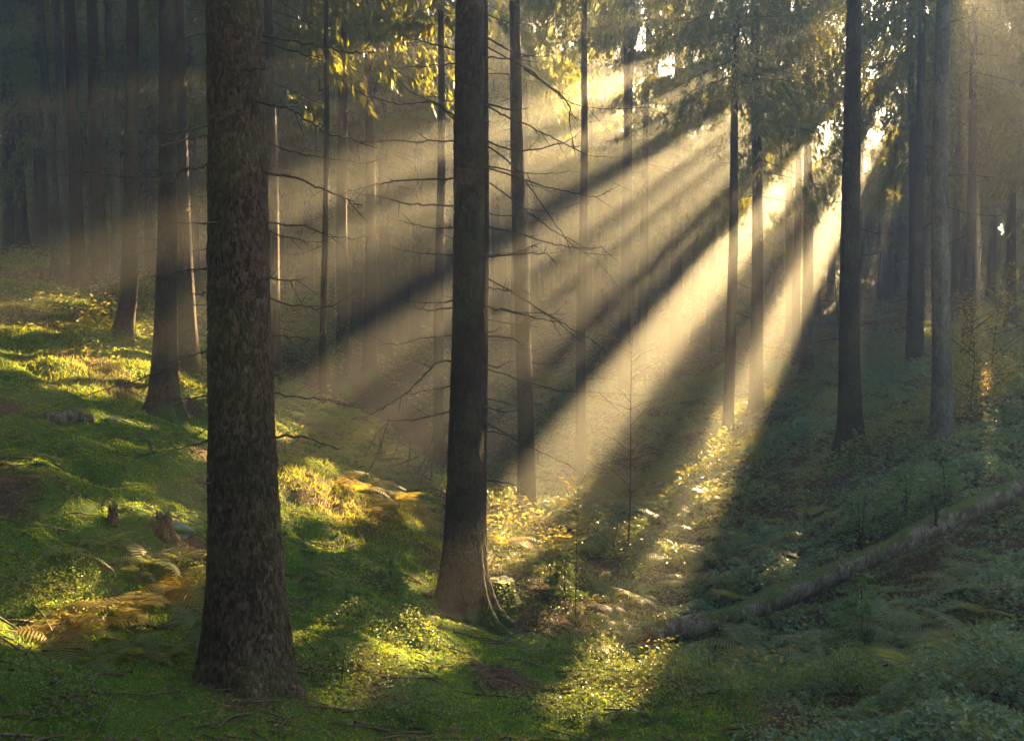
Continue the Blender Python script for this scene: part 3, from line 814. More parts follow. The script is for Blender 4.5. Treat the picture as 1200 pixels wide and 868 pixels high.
for k, (x, y) in enumerate(SHADE_TREES):
    zg = float(h_at(np.array([x]), np.array([y]))[0])
    root = empty("spruce_tree", (x, y, zg), 'spruce standing out of the picture around the viewpoint', 'tree', 'spruces around the viewpoint')
    if proto is None:
        tm, ax = trunk_mesh(np.zeros(3), np.array([0, 0, 1.0]), 0.2, 18, n=16, dz=0.3, seed=77)
        cm = crown_mesh(np.zeros(3), ax, 6.0, 18, 5.0, 78, detail=0.8, cut=False)
        proto = (tm, cm)
    obj("trunk", proto[0], root); obj("crown", proto[1], root)
    root.rotation_euler.z = k * 2.4

# ------------------------------------------------------------------ ground cover
def scatter(n, d0, d1, seed, side=0.62, pw=1.0):
    g = rs(seed)
    d = d0 + (d1 - d0) * g.uniform(0, 1, n) ** pw
    x = d * g.uniform(-side, side, n)
    return x, d, g

def leaves(P, size, seed, tilt=0.6, asp=0.55, up=True):
    """pointed, slightly folded leaves at P: 5 vertices and 4 triangles merged as two quads' worth of faces"""
    g = rs(seed); k = len(P)
    a = g.uniform(0, 2 * math.pi, k)
    d = np.stack([np.cos(a), np.sin(a), g.normal(-.15, .35, k)], -1); d /= np.linalg.norm(d, axis=1)[:, None]
    nrm = np.stack([g.normal(0, tilt, k), g.normal(0, tilt, k), np.ones(k)], -1)
    s = np.cross(nrm, d); s /= np.linalg.norm(s, axis=1)[:, None] + 1e-9
    nn = np.cross(d, s)
    L = (size * g.uniform(.6, 1.3, k))[:, None]
    V = np.stack([P - d * L * .5, P + s * L * asp * .5 + nn * L * .10 - d * L * .08, P + d * L * .55 - nn * L * .06, P - s * L * asp * .5 + nn * L * .10 - d * L * .08], 1).reshape(-1, 3)
    i = np.arange(k)[:, None] * 4
    T = np.concatenate([i + np.array([[0, 2, 1]]), i + np.array([[0, 3, 2]])], 0)
    return V, T

def blades(P, h, w, seed, lean=0.6):
    """three cornered blades"""
    g = rs(seed); k = len(P)
    a = g.uniform(0, 2 * math.pi, k)
    s = np.stack([np.cos(a), np.sin(a), np.zeros(k)], -1)
    t = np.stack([g.normal(0, lean, k), g.normal(0, lean, k), np.ones(k)], -1); t /= np.linalg.norm(t, axis=1)[:, None]
    hh = (h * g.uniform(.5, 1.4, k))[:, None]; ww = (w * g.uniform(.6, 1.3, k))[:, None] if np.ndim(w) == 0 else (w * g.uniform(.6, 1.3, k))[:, None]
    V = np.stack([P - s * ww, P + s * ww, P + t * hh], 1).reshape(-1, 3)
    return V, np.arange(3 * k).reshape(-1, 3)

def stuff(name, V, T, m, label=None):
    o = obj(name, mesh_np(name, V, [T], [m], smooth=False)); tag(o, label, kind="stuff"); return o

def ground_pts(x, y, dz=0.0):
    return np.stack([x, y, h_at(x, y) + dz], -1)

# moss: short shoots all over the mossy bank
x, y, g = scatter(480000, 4.6, 24, 11, pw=1.15)
k = moss_at(x, y) + 0.35 * fbm(x * 2.0, y * 2.0, 5, 3) > g.uniform(.25, .8, len(x))
x, y = x[k], y[k]
V_, T_ = blades(ground_pts(x, y, -.004), 0.010 + 0.0011 * y + .016 * np.maximum(0, fbm(x * 1.5, y * 1.5, 8, 2)), 0.004 + 0.0006 * y, 12, .8)
stuff("moss", V_, T_, M['moss'])
# grass and bilberry shoots on the crest and in tufts
def near_any(x, y, spots):
    f = np.zeros(len(x))
    for sx, sy, r in spots: f = np.maximum(f, np.exp(-(((x - sx) ** 2 + (y - sy) ** 2) / r ** 2)))
    return f
GR = [(*on_ground(px, py)[:2], r) for px, py, r in [(360, 560, .9), (400, 580, 1.1), (450, 575, 1.0), (480, 605, .8), (345, 530, .7), (420, 610, .8), (60, 300 + 80, 1.2), (100, 440, 1.0), (180, 430, 1.0), (500, 640, .7), (60, 400, 1.0)]]
x, y, g = scatter(380000, 5, 22, 13)
f = near_any(x, y, GR) * 0.9 + np.clip(fbm(x * .9, y * .9, 14, 3) - .3, 0, 1) * .3 * (moss_at(x, y) > .4)
k = f > g.uniform(0, 1, len(x)); x, y = x[k], y[k]
V_, T_ = blades(ground_pts(x, y, -.005), 0.085, 0.0038 + .0002 * y, 15, .8)
stuff("grass", V_, T_, M['grass'])
# brambles over the right bank
x, y, g = scatter(900000, 5.6, 40, 16, side=0.7, pw=1.3)
mo = moss_at(x, y)
cl = fbm(x * .55, y * .55, 17, 3); cl2 = fbm(x * 2.2, y * 2.2, 18, 2)
right = 1 / (1 + np.exp(-(x - 0.8 + 0.0 * y) * 1.6))
f = (0.28 + .55 * right) * (1 - mo) + (cl + .6 * cl2) * .9 * (1 - np.clip(mo, 0, 1))
f = f * np.clip(np.where(y < 16, (x - .9 + .8 * fbm(x * .7, y * .7, 71, 2)) * 1.5, (x + 3.5) * .6), 0.02, 1)
k = f > g.uniform(.05, .95, len(x)); x, y, f = x[k], y[k], f[k]
LG = np.array([at(*q) for q in ((758, 762, 11.55), (900, 715, 12.0), (1041, 653, 12.4), (1156, 600, 12.7), (1240, 566, 12.9))])
ld = np.full(len(x), 9.0)
for q in np.linspace(0, 1, 60):
    lp = np.array([np.interp(q * 4, range(5), LG[:, c]) for c in range(3)])
    tow = -lp[:2] / np.linalg.norm(lp[:2])
    for e_ in (0, .35, .7, 1.0, 1.3): ld = np.minimum(ld, np.hypot(x - lp[0] - tow[0] * e_, y - lp[1] - tow[1] * e_))
hh = (0.06 + np.where(ld < .45, .04, .6) * np.clip(cl[k] + .5 * cl2[k] + .15, 0, .8)) * g.uniform(.1, 1, len(x)) ** .6
bx, by = x, y
sp = fbm(x * .8 + 40, y * .8, 72, 3) + .25 * g.normal(0, 1, len(x)) > .12
V_, T_ = leaves(ground_pts(x[sp], y[sp], hh[sp] * 1.1), 0.018 + .0022 * y[sp], 190, .9, .45)
stuff("undergrowth", V_, T_, M['bilberry'])
x, y, hh = x[~sp], y[~sp], hh[~sp]
V_, T_ = leaves(ground_pts(x, y, hh), (0.026 + .0030 * y) * g.uniform(.6, 1.3, len(x)), 19, .65, .6)
stuff("undergrowth", V_, T_, M['bramble'])
# yellowed leaves here and there among them
x, y, g = scatter(26000, 8, 36, 20, side=.7); k = (fbm(x * .7, y * .7, 22, 3) > .36) & (moss_at(x, y) < .5); x, y = x[k], y[k]
V_, T_ = leaves(ground_pts(x, y, g.uniform(.05, .45, len(x))), 0.045 + .0015 * y, 21, .7, .6)
stuff("undergrowth", V_, T_, M['autumn'])
# bilberry: small leaved bushes at the front and along the foot of the bank
BIL = [(*on_ground(px, py)[:2], r) for px, py, r in [(640, 690, .9), (600, 720, .5), (680, 740, .7), (620, 660, .8), (720, 780, .9), (800, 805, .9), (900, 815, .9), (760, 740, .7), (430, 740, .5), (400, 790, .5), (450, 690, .45),
        (480, 760, .4), (690, 690, .8), (1000, 820, .8), (590, 650, .8), (560, 640, .7), (60, 700, .4), (70, 835, .3), (480, 840, .4), (250, 690, .25), (660, 830, .5), (840, 770, .7), (740, 700, .6)]]
x, y, g = scatter(420000, 5, 18, 23)
f = near_any(x, y, BIL) * (0.75 + .8 * fbm(x * 3, y * 3, 24, 2))
k = f > g.uniform(.1, 1, len(x)); x, y, f = x[k], y[k], f[k]
hh = (0.05 + .38 * f * (0.7 + 0.9 * fbm(x * 2.2, y * 2.2, 25, 2))) * g.uniform(.15, 1, len(x)) ** .7
P_ = ground_pts(x, y, np.clip(hh, .01, .6))
V_, T_ = leaves(P_, 0.022 + .0008 * y, 26, .8, .6)
st = P_[::14]
a = np.stack([st, st * [1, 1, 0] + np.stack([np.zeros(len(st)), np.zeros(len(st)), h_at(st[:, 0] + .03, st[:, 1])], -1)], 0)
Vs = np.stack([a[0] + [-.002, 0, 0], a[0] + [.002, 0, 0], a[1] + [.03, 0, 0]], 1).reshape(-1, 3)
stuff("undergrowth", V_, T_, M['bilberry'])
stuff("undergrowth", Vs, np.arange(len(Vs)).reshape(-1, 3), M['twig'])
# far bushes and herbs on the valley floor
x, y, g = scatter(260000, 17, 62, 27, side=.75, pw=1.2)
f = fbm(x * .3, y * .3, 28, 3) + .7 * fbm(x * 1.2, y * 1.2, 29, 2)
k = f > g.uniform(-.3, .6, len(x)); x, y, f = x[k], y[k], f[k]
hh = np.clip(.1 + .9 * f, .05, 1.1) * g.uniform(0.05, 1, len(x))
V_, T_ = leaves(ground_pts(x, y, hh), .05 + .0028 * y, 30, .8, .45)
stuff("undergrowth", V_, T_, M['fern'])
# litter: fallen leaves and bits of bark on bare soil
x, y, g = scatter(150000, 4.8, 30, 31); k = moss_at(x, y) + .5 * fbm(x * 1.7, y * 1.7, 66, 2) < g.uniform(.1, 1.25, len(x)); x, y = x[k], y[k]
V_, T_ = leaves(ground_pts(x, y, .008), .03 + .001 * y, 32, .35, .5)
stuff("leaf_litter", V_, T_, M['litter'])
# small twigs lying about, nobody could count them
x, y, g = scatter(4200, 4.8, 26, 33); P_ = ground_pts(x, y, .012)
b = MB()
for q in P_:
    a = g.uniform(0, 6.28); l = g.uniform(.06, .42); e = np.array([math.cos(a) * l, math.sin(a) * l, 0]); e2 = q + e
    e2[2] = h_at(e2[:1], e2[1:2])[0] + g.uniform(.005, .04)
    b.add(*tube(np.stack([q, (q + e2) / 2 + [0, 0, .01], e2]), np.array([.006, .005, .003]) * g.uniform(.6, 1.8), 4))
o = obj("twig_litter", b.mesh("twig_litter", M['twig'])); tag(o, kind="stuff")

# ------------------------------------------------------------------ ferns
def fern_mesh(seed, m, nf=8, L=.55):
    g = rs(seed); V = []; T = []; n0 = 0
    for f in range(nf):
        a = f / nf * 6.283 + g.uniform(-.3, .3); l = L * g.uniform(.65, 1.15); el = g.uniform(.5, 1.1)
        k = 22; t = np.linspace(0.0, 1, k)
        r_ = l * t * (math.cos(el) + .25 * t); z = l * (math.sin(el) * t - g.uniform(.45, .85) * t ** 2.2)
        d = np.array([math.cos(a), math.sin(a), 0]); s = np.array([-math.sin(a), math.cos(a), 0])
        P = d * r_[:, None] + np.array([0, 0, 1.0]) * z[:, None]
        Vt, Qt, Tt = tube(P, .004 * (1.1 - t), 3)
        V.append(Vt); T.append(np.vstack([Qt[:, [0, 1, 2]], Qt[:, [0, 2, 3]], Tt]) + n0); n0 += len(Vt)
        w = l * .30 * np.sin(np.clip((t - .08) / .92, 0, 1) ** .7 * math.pi) ** .8 * (1 - .35 * t)
        for sg in (-1, 1):
            for i in range(2, k - 1):
                tipv = P[i] + s * sg * w[i] + (P[i + 1] - P[i - 1]) * .6 + [0, 0, -.18 * w[i] + g.normal(0, .006)]
                dt = (P[min(i + 1, k - 1)] - P[i]) * .62
                m1 = (P[i] + tipv) / 2
                V.append(np.stack([P[i] - dt * .35, P[i] + dt * .5, m1 + dt * .55, tipv, m1 - dt * .45])); T.append(np.array([[0, 1, 2], [0, 2, 4], [4, 2, 3]]) + n0); n0 += 5
    return mesh_np("fern", np.vstack(V), [np.vstack(T)], [m], smooth=False)
FG = [fern_mesh(800 + k, M['fern'], nf) for k, nf in enumerate((6, 8, 9, 7))]
FB = [fern_mesh(820 + k, M['fern_brown'], nf) for k, nf in enumerate((7, 9, 8))]
FERNS = [
  (FB, 'rusty golden fern lit at the foot of the mossy bank, left of the thickest trunk', 'golden ferns by the thickest trunk', 0.8,
      [(55, 735), (80, 742), (105, 730), (130, 722), (152, 716), (170, 708), (195, 694), (210, 690), (66, 752)]),
  (FB, 'yellow sunlit fern on the bright crest between the thickest and the central trunk', 'yellow ferns on the bright crest', 1.1,
      [(395, 570), (412, 578), (428, 572), (441, 585), (455, 592), (470, 588), (482, 600), (436, 600), (492, 612), (462, 608)]),
  (FG, 'green fern in the shade of the mossy bank left of the thickest trunk', 'green ferns on the shaded mossy bank', 0.55,
      [(150, 672), (172, 660), (160, 768), (190, 772), (225, 740), (205, 655), (120, 640), (235, 655), (75, 650), (100, 775)]),
  (FG, 'green fern in the moss just right of the thickest trunk', 'green ferns right of the thickest trunk', 0.5,
      [(352, 672), (372, 665), (350, 700), (380, 690), (360, 645)]),
  (FG, 'fern in the hollow behind the bright crest', 'ferns in the hollow behind the crest', 1.5,
      [(350, 512), (372, 500), (395, 508), (420, 520), (350, 490), (440, 505), (465, 560), (410, 490), (480, 575), (385, 535), (330, 470), (455, 535)]),
  (FG, 'grey green fern on the dark ground below the fallen log', 'ferns below the fallen log', 0.85,
      [(960, 790), (985, 800), (1020, 775), (1045, 752), (1060, 800), (1090, 770), (1120, 790), (1140, 760), (1145, 730), (1110, 745), (1080, 738), (900, 790), (1130, 815), (1010, 812), (940, 765), (875, 770), (1150, 700), (1128, 690)]),
  (FG, 'fern between bramble leaves above the fallen log', 'ferns above the fallen log', 1.0,
      [(845, 690), (862, 712), (830, 665), (880, 670), (905, 655), (930, 640), (800, 690), (870, 640), (950, 610), (910, 620)]),
  (FB, 'withered bracken in the golden light of the gully behind the central trunk', 'withered bracken in the gully', 1.3,
      [(590, 640), (612, 632), (640, 622), (630, 650), (660, 640), (588, 610), (690, 620), (715, 640), (655, 605), (605, 660)]),
  (FG, 'green fern on the floor of the gully under the beams', 'green ferns under the beams', 1.5,
      [(700, 590), (730, 600), (760, 580), (690, 570), (800, 600), (780, 620), (750, 640), (720, 560), (810, 560), (650, 575), (770, 545), (740, 530), (835, 590), (815, 630), (785, 660), (690, 655), (830, 510), (640, 555)]),
  (FG, 'fern among the herbs near the lower end of the mossy log', 'ferns near the lower end of the log', .7,
      [(740, 760), (720, 735), (690, 770), (770, 790), (810, 780), (700, 700), (745, 710), (640, 770)]),
]
g = rs(60)
for meshes, lab, grp, sc, pts in FERNS:
    for (px, py) in pts:
        p = on_ground(px, py)
        o = obj("fern", meshes[g.randint(len(meshes))]); tag(o, lab, "fern", grp)
        o.location = tuple(p + [0, 0, -.02 if p[0] < .5 else .08]); s = 1.2 * sc * g.uniform(.8, 1.25)
        o.scale = (s, s, s * g.uniform(.7, 1.0)); o.rotation_euler = (g.normal(0, .12), g.normal(0, .12), g.uniform(0, 6.28))

# ------------------------------------------------------------------ young trees and bushes
def young_spruce(px, py, h, w, seed, lab, dmax=70):
    g = rs(seed); p = on_ground(px, py, dmax=dmax)
    root = empty("young_spruce", p, lab, "young tree")
    t = np.linspace(0, 1, 6)
    b = MB(); b.add(*tube(np.stack([0.02 * np.sin(t * 4), 0 * t, h * t - .05], -1), .012 * h * (1.1 - t) + .003, 6)); 
    obj("trunk", b.mesh("trunk", M['bark']), root)
    nb = int(36 * (0.7 + h)); q = g.uniform(.06, .97, nb); az = g.uniform(0, 6.283, nb); L = w * (1.05 - q) ** .8 * g.uniform(.6, 1.1, nb)
    ns = 48
    tt = g.uniform(.05, 1, (nb, ns)); sd = g.uniform(-1, 1, (nb, ns)) * .32 * (1.1 - tt) + 0 * tt
    dx, dy = np.cos(az)[:, None], np.sin(az)[:, None]
    C = np.stack([dx * L[:, None] * tt - dy * L[:, None] * sd, dy * L[:, None] * tt + dx * L[:, None] * sd, h * q[:, None] + L[:, None] * (.12 * tt - .35 * tt ** 2) + g.normal(0, .012, tt.shape)], -1).reshape(-1, 3)
    k = len(C)
    d = np.stack([np.repeat(dx[:, 0], ns) + np.repeat(-dy[:, 0], ns) * np.sign(sd.ravel()) * .9, np.repeat(dy[:, 0], ns) + np.repeat(dx[:, 0], ns) * np.sign(sd.ravel()) * .9, g.normal(-.1, .4, k)], -1)
    d /= np.linalg.norm(d, axis=1)[:, None]
    s = np.cross(d, g.normal(0, 1, (k, 3))); s /= np.linalg.norm(s, axis=1)[:, None] + 1e-9
    l = (g.uniform(.03, .07, k) * (.6 + .5 * h))[:, None]
    V = np.stack([C, C + d * l * .5 + s * l * .16, C + d * l, C + d * l * .5 - s * l * .16], 1).reshape(-1, 3)
    obj("crown", mesh_np("crown", V, [np.arange(len(V)).reshape(-1, 4)], [M['spruce_young']], smooth=False), root)

M['spruce_young'] = leaf_mat('young_spruce_needles', [(0.05, 0.11, 0.03), (0.07, 0.14, 0.04), (0.10, 0.16, 0.05)], [(0.12, 0.2, 0.02), (0.2, 0.26, 0.03)], 0.4, 0.4, 0.4, 2.0)
young_spruce(1060, 612, .85, .75, 1, 'broad bright green young spruce on the right bank above the fallen log')
young_spruce(1105, 600, .75, .6, 2, 'small young spruce between the bushy one and the grey lichen trunk')
young_spruce(1005, 640, .7, .5, 6, 'young spruce left of the broad bright green one on the right bank')
young_spruce(1008, 758, .8, .5, 3, 'single young spruce on the dark ground just below the fallen log')
young_spruce(660, 705, .65, .38, 4, 'little young spruce catching sun right of the mossy stump')
young_spruce(455, 690, .35, .3, 5, 'tiny young spruce in the moss left of the central trunk')

def leafy(name, px, py, pts, lab, cat, r0, nleaf, lsize, lmat, seed, bush=False, spread=.25, twigs=10, dmax=70):
    """a thin broadleaf sapling: px points give its course upwards at the depth of its foot"""
    g = rs(seed); p = on_ground(px, py, dmax=dmax); d = float(p @ FWD)
    root = empty(name, p, lab, cat)
    P = smooth_path([np.array([0, 0, -.05])] + [at(x, y, d) - p for x, y in pts], 6)
    b = MB(); t = np.linspace(0, 1, len(P)); b.add(*tube(P, r0 * (1.1 - .9 * t), 6))
    ends = []
    for k in range(twigs):
        i = g.randint(len(P) // 4, len(P)); l = spread * g.uniform(.5, 1.6)
        a = g.uniform(0, 6.283); e = P[i] + [math.cos(a) * l, math.sin(a) * l, l * g.uniform(.1, .9)]
        b.add(*tube(np.stack([P[i], (P[i] + e) / 2 + [0, 0, .03], e]), r0 * .4 * np.array([1, .7, .3]), 4)); ends += [(P[i] + e) / 2, e, P[i] * .3 + e * .7]
    obj("stem", b.mesh("stem", M['twig']), root)
    if nleaf:
        E = np.array(ends)[g.randint(0, len(ends), nleaf)] + g.normal(0, spread * .28, (nleaf, 3))
        V, T = leaves(E, lsize, seed + 1, .6, .6)
        obj("foliage", mesh_np("foliage", V, [T], [lmat], smooth=False), root)
leafy("sapling", 735, 655, [(738, 600), (739, 540), (739, 480), (740, 430), (741, 400)], 'tall bare sapling with fine twigs crossing the widest sunbeam', 'sapling', .016, 40, .03, M['autumn'], 31, spread=.5, twigs=26)
leafy("sapling", 674, 735, [(675, 680), (676, 630), (677, 575)], 'slender sapling with yellow green leaves right of the central trunk', 'sapling', .009, 170, .045, M['autumn'], 32, spread=.26, twigs=16)
leafy("sapling", 722, 690, [(725, 660), (719, 640), (724, 615), (722, 600)], 'crooked bare sapling in the gully beside the sunbeam', 'sapling', .014, 50, .03, M['bramble'], 33, spread=.3, twigs=8)
leafy("sapling", 985, 440, [(984, 400), (980, 350), (979, 330)], 'thin dark sapling left of the dark spruce with the scarred foot', 'sapling', .03, 120, .07, M['bramble'], 34, spread=.7, twigs=14)
leafy("sapling", 1008, 690, [(1010, 640), (1013, 590), (1015, 560)], 'thin bare sapling standing among the young spruces on the right bank', 'sapling', .008, 40, .035, M['bramble'], 35, spread=.25, twigs=8)
leafy("sapling", 940, 440, [(936, 425), (934, 415)], 'tiny yellow leaved sapling at the foot of the close pair of spruces', 'sapling', .012, 90, .06, M['autumn'], 36, spread=.4, twigs=10)
leafy("bush", 1140, 500, [(1138, 470), (1142, 420), (1138, 370)], 'tall yellow leaved bush glowing in the sun at the right edge', 'bush', .02, 2600, .05, M['autumn'], 37, spread=.55, twigs=46)
leafy("bush", 1148, 490, [(1160, 450), (1165, 400), (1172, 350)], 'yellow green bush right of the glowing one at the right edge', 'bush', .02, 2200, .05, M['autumn'], 38, spread=.6, twigs=40)
leafy("bush", 360, 440, [(355, 420), (350, 390)], 'pale green bush behind the thin dark pole spruce', 'bush', .03, 1600, .09, M['bilberry'], 39, spread=.9, twigs=40)
leafy("bush", 345, 400, [(345, 385), (340, 365)], 'pale green bush up the hollow left of the thin pole spruce', 'bush', .03, 1600, .1, M['bilberry'], 40, spread=1.0, twigs=40)
leafy("sapling", 110, 440, [(108, 425), (106, 412)], 'tiny leafy seedling in the sunlit moss of the left slope', 'sapling', .006, 60, .03, M['autumn'], 41, spread=.1, twigs=8)

# ------------------------------------------------------------------ fallen wood, stumps, stones
def fallen(name, pts, r0, r1_, seed, lab, cat, m, lift=0.0, n=12, d01=None, stubs=0):
    g = rs(seed)
    a = on_ground(*pts[0]); b_ = on_ground(*pts[-1])
    da, db = (float(a @ FWD), float(b_ @ FWD)) if d01 is None else d01
    P = np.array([at(x, y, da + (db - da) * i / (len(pts) - 1)) for i, (x, y) in enumerate(pts)])
    base = P[0].copy(); Q_ = smooth_path(P, 8); t = np.linspace(0, 1, len(Q_))
    root = empty(name, base, lab, cat)
    Q_ = Q_ + np.stack([0 * t, .04 * np.sin(t * 5 + seed), .035 * np.sin(t * 7 + 2 * seed)], -1) * (r0 / .12)
    R = (r0 + (r1_ - r0) * t) * (1 + .16 * noise(t * 26, t * 0, seed) * 2)
    b = MB(); b.add(*tube(Q_ - base + [0, 0, lift], R, n))
    obj("trunk" if name == "fallen_log" else "stem", b.mesh(name, m), root)
    for k in range(stubs):
        i = g.randint(3, len(Q_) - 2); e = g.normal(0, 1, 3); e /= np.linalg.norm(e); e[2] = abs(e[2])
        l = r0 * g.uniform(2, 5)
        bb = MB(); bb.add(*tube(np.stack([Q_[i] - base, Q_[i] - base + e * l * .6, Q_[i] - base + e * l + [0, 0, .02]]), R[i] * .22 * np.array([1, .8, .5]), 5))
        obj("branch_stub", bb.mesh("branch_stub", m), root)
    return root
fallen("fallen_log", [(758, 762), (827, 744), (890, 719), (967, 684), (1041, 653), (1094, 628), (1156, 600), (1240, 566)],   .14, .125, 1, 'long mossy fallen log lying aslant up the right bank', 'fallen log', M['log'], d01=(11.55, 12.9), n=24, stubs=7, lift=.12)
fallen("fallen_branch", [(1060, 640), (1100, 610), (1160, 578), (1230, 540)], .03, .015, 2, 'thin dark fallen branch lying above the upper end of the mossy log', 'fallen branch', M['twig'], d01=(13.6, 14.0))
fallen("fallen_log", [(800, 474), (830, 472), (855, 470)], .11, .09, 3, 'short pale log lying on the far side of the gully by the striped trunk', 'fallen log', M['bark_pale'])
fallen("fallen_log", [(338, 415), (370, 416), (402, 419)], .12, .1, 4, 'pale log lying behind the thin dark pole spruce', 'fallen log', M['bark_pale'])
fallen("fallen_log", [(55, 492), (80, 494), (108, 492)], .12, .1, 5, 'dark short log sunk in moss below the sunny slope at the left edge', 'fallen log', M['log'], lift=.03)
fallen("fallen_branch", [(560, 572), (600, 570), (650, 580)], .05, .03, 6, 'bleached branch lying in the gully right behind the central trunk', 'fallen branch', M['bark_pale'])
fallen("fallen_branch", [(690, 548), (720, 540), (748, 536)], .05, .03, 7, 'bleached branch lying where the widest sunbeam meets the ground', 'fallen branch', M['bark_pale'])
fallen("broken_stick", [(407, 722), (406, 705), (405, 688)], .012, .009, 8, 'short pale broken stick standing in the moss right of the thickest trunk', 'stick', M['bark_pale'], d01=(9.2, 9.2))
fallen("broken_stick", [(1150, 640), (1120, 652), (1095, 660)], .012, .008, 9, 'pale stick poking out below the upper end of the mossy log', 'stick', M['bark_pale'], d01=(12.2, 11.8))
g = rs(91)
pile = empty("brushwood_pile", on_ground(470, 555), 'heap of dead sticks and branches in the hollow left of the slender lit trunk', 'brushwood')
pb = np.array(pile.location); dpb = float(pb @ FWD)
for k in range(34):
    x0_, y0_ = g.uniform(425, 512), g.uniform(525, 575)
    up = g.rand() < .35
    x1_, y1_ = (x0_ + g.uniform(0, 28), y0_ - g.uniform(25, 60)) if up else (x0_ + g.uniform(-45, 45), y0_ + g.uniform(-16, 12))
    d0 = min(dpb, float(on_ground(x0_, y0_) @ FWD)) + g.uniform(-.4, .2)
    P = np.array([at(x0_, y0_, d0), at((x0_ + x1_) / 2 + g.uniform(-4, 4), (y0_ + y1_) / 2 + g.uniform(-3, 3), d0 + .1), at(x1_, y1_, d0 + g.uniform(-.3, .3))]) - pb
    b = MB(); b.add(*tube(smooth_path(P, 5), np.linspace(.022, .008, 11) * g.uniform(.5, 1.2), 5)); obj("stick", b.mesh("stick", M['twig']), pile)

def stump(px, py, r, h, seed, lab, m, jag=.0):
    g = rs(seed); p = on_ground(px, py); root = empty("tree_stump", p, lab, "stump")
    n = 28; th = np.linspace(0, 6.283, n, endpoint=False); zs = np.array([-.2, 0, .06, .15, .3, .6, .85, 1.0]) * h
    lob = .25 * np.cos(3 * th + 1) + .2 * np.cos(5 * th)
    V = []
    for z in zs:
        R = r * (1 + .7 * math.exp(-max(z, 0) / (.25 * h)) * (1 + lob)) * (1 + .04 * np.cos(9 * th))
        top = jag * h * (fbm(np.cos(th) * 3, np.sin(th) * 3, seed, 2)) * (z > .8 * h)
        V.append(np.stack([R * np.cos(th), R * np.sin(th), z + top], -1))
    k = len(zs); V = np.vstack(V); i = np.arange(k - 1)[:, None] * n; j = np.arange(n)[None]; j2 = (j + 1) % n
    Q = np.stack([i + j, i + j2, i + n + j2, i + n + j], -1).reshape(-1, 4)
    obj("trunk", mesh_np("trunk", V, [Q], [m]), root)
    ring = V[-n:]; C = ring.mean(0) + [0, 0, -.01]
    mid = (ring + C) / 2 + np.stack([0 * th, 0 * th, .012 * np.cos(4 * th)], -1)
    Vc = np.vstack([ring, mid, C]); jj = np.arange(n); j3 = (jj + 1) % n
    obj("cut_top", mesh_np("cut_top", Vc, [np.stack([jj, j3, n + j3, n + jj], -1), np.stack([n + jj, n + j3, np.full(n, 2 * n)], -1)], [M['moss_plain']], smooth=True), root)
    return root
mp_, n, l = mat('moss_cushion'); 
tc = N(n, "ShaderNodeTexCoord"); nz = N(n, "ShaderNodeTexNoise", Scale=14.0, Detail=6.0); l.new(tc.outputs["Object"], nz.inputs["Vector"])
r_ = ramp(n, [(.35, (.04, .06, .012)), (.55, (.06, .10, .015)), (.7, (.12, .09, .04))]); l.new(nz.outputs["Fac"], r_.inputs["Fac"])
bp = N(n, "ShaderNodeBump", Strength=1.0, Distance=.03); l.new(nz.outputs["Fac"], bp.inputs["Height"])
b_ = N(n, "ShaderNodeBsdfPrincipled", Roughness=.9); l.new(r_.outputs["Color"], b_.inputs["Base Color"]); l.new(bp.outputs[0], b_.inputs["Normal"])
oo = N(n, "ShaderNodeOutputMaterial"); l.new(b_.outputs[0], oo.inputs[0]); M['moss_plain'] = mp_
stump(588, 706, .155, .30, 3, 'low mossy stump right behind the foot of the central trunk', M['bark'], .1)
stump(193, 628, .07, .20, 4, 'small splintered stump in the moss beside the grey stone', M['rot_wood'], .9)
stump(133, 612, .04, .14, 5, 'thin dark stump in the shaded moss left of the grey stone', M['rot_wood'], .9)

def stone(px, py, r, seed, lab):
    import bmesh
    p = on_ground(px, py); bm = bmesh.new(); bmesh.ops.create_icosphere(bm, subdivisions=4, radius=1.0)
    for v in bm.verts:
        c = np.array(v.co)
        f = 1 + .5 * float(fbm(np.array([c[0] * 1.3 + seed]), np.array([c[1] * 1.3 + c[2] * 1.7]), seed, 4)[0])
        v.co = Vector((c[0] * f * r, c[1] * f * r * .8, max(-.4, c[2] * f) * r * .62))
    me = bpy.data.meshes.new("stone"); bm.to_mesh(me); bm.free(); me.materials.append(M['stone'])
    for q in me.polygons: q.use_smooth = True
    o = obj("stone", me); o.location = tuple(p); tag(o, lab, "stone")
stone(207, 624, .17, 1, 'grey stone in the moss beside the small splintered stump')
stone(128, 494, .10, 4, 'small stone in the moss right of the dark sunken log')
def cone(px, py, lab):
    p = on_ground(px, py); g = rs(5); t = np.linspace(0, 1, 14); b = MB()
    b.add(*tube(np.stack([.11 * t, .03 * t, .012 + 0 * t], -1), .018 * np.sin(np.clip(t * .9 + .1, 0, 1) * math.pi) ** .6 * (1 + .12 * (np.arange(14) % 2)), 10))
    o = obj("spruce_cone", b.mesh("spruce_cone", M['rot_wood'])); o.location = tuple(p + [0, 0, .01]); tag(o, lab, "cone")
cone(262, 806, 'brown spruce cone lying on the moss before the thickest trunk')

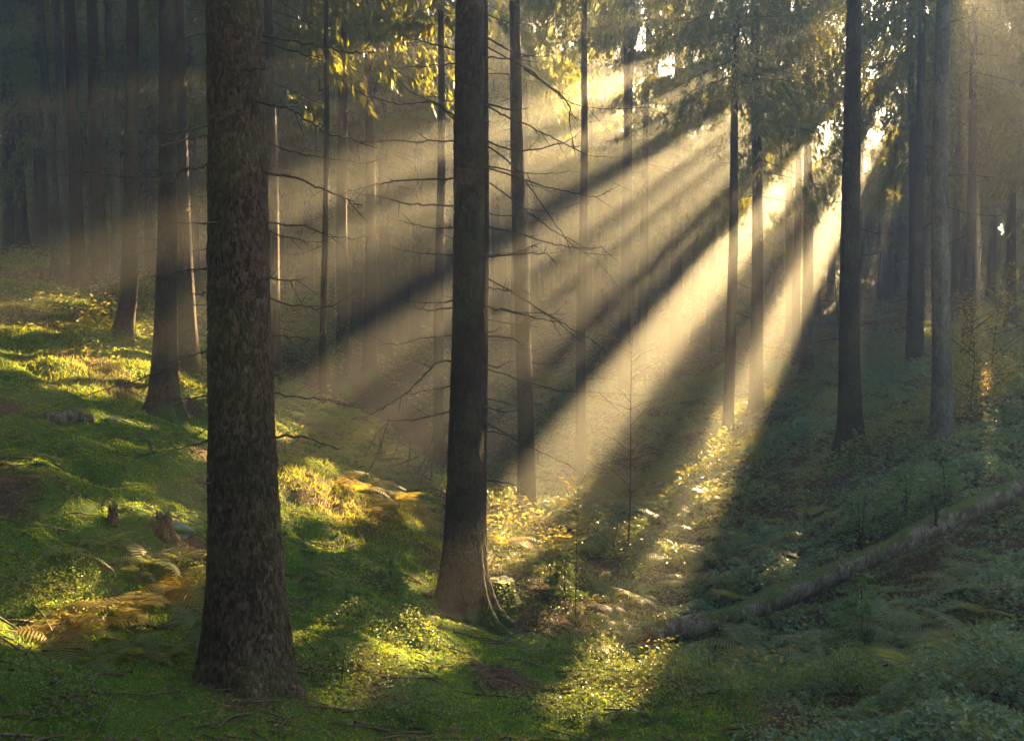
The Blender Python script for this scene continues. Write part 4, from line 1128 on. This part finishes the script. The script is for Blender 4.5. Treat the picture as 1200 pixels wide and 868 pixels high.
# roots running out from the feet of the nearer trees
def roots(i, lst, r0):
    root, base, ax, r, d = ROOTS[i]
    for k, pts in enumerate(lst):
        P = []
        for q, (x, y) in enumerate(pts):
            if q == 0: P.append(np.array([base[0], base[1], base[2] + .2])); continue
            P.append(on_ground(x, y, dmax=d * 1.3))
        P = smooth_path(np.array(P), 8); t = np.linspace(0, 1, len(P)); rr = r0 * (1.25 - .95 * t)
        gz_ = h_at(P[:, 0], P[:, 1]); f_ = np.clip(t * 3, 0, 1); P[:, 2] = P[:, 2] * (1 - f_) + (gz_ - rr * .25 - .05 * t) * f_
        b = MB(); b.add(*tube(P - base, rr, 10)); obj("root", b.mesh("root", M['bark_mossy']), root)
M['bark_mossy'] = bark_mat('mossy_root', (0.018, 0.02, 0.008), (0.03, 0.04, 0.01), (0.04, 0.06, 0.012), 1.6, 1.0, 0.6)
roots(14, [[(543, 715), (505, 722), (476, 727)], [(543, 715), (596, 742), (634, 756)], [(543, 715), (585, 725), (612, 727)]], .06)
roots(6, [[(193, 470), (178, 474), (160, 474)], [(193, 470), (205, 490), (217, 500)]], .07)
roots(22, [[(996, 510), (985, 530), (976, 542)], [(996, 510), (1005, 530), (1012, 535)]], .08)
roots(25, [[(1102, 530), (1092, 548), (1085, 556)], [(1102, 530), (1112, 548), (1118, 553)]], .07)
roots(5, [[(152, 380), (138, 392), (128, 396)], [(152, 380), (160, 396), (162, 402)]], .07)

# ------------------------------------------------------------------ haze
hz, n, l = mat('haze')
pv = N(n, "ShaderNodeVolumePrincipled", Density=0.0049, Anisotropy=0.56)
pv.inputs["Color"].default_value = (0.92, 0.97, 0.95, 1)
o_ = N(n, "ShaderNodeOutputMaterial"); l.new(pv.outputs[0], o_.inputs["Volume"])
zlow = float(gz.min()) - 1.0
x0, x1, y0, y1, z1 = -80, 80, -32, 122, 19.0
HV = np.array([[x, y, z] for z in (zlow, z1) for y in (y0, y1) for x in (x0, x1)], float)
HQ = np.array([[0, 2, 3, 1], [4, 5, 7, 6], [0, 1, 5, 4], [2, 6, 7, 3], [0, 4, 6, 2], [1, 3, 7, 5]])
tag(obj("haze", mesh_np("haze", HV, [HQ], [hz], smooth=False)), kind="stuff")
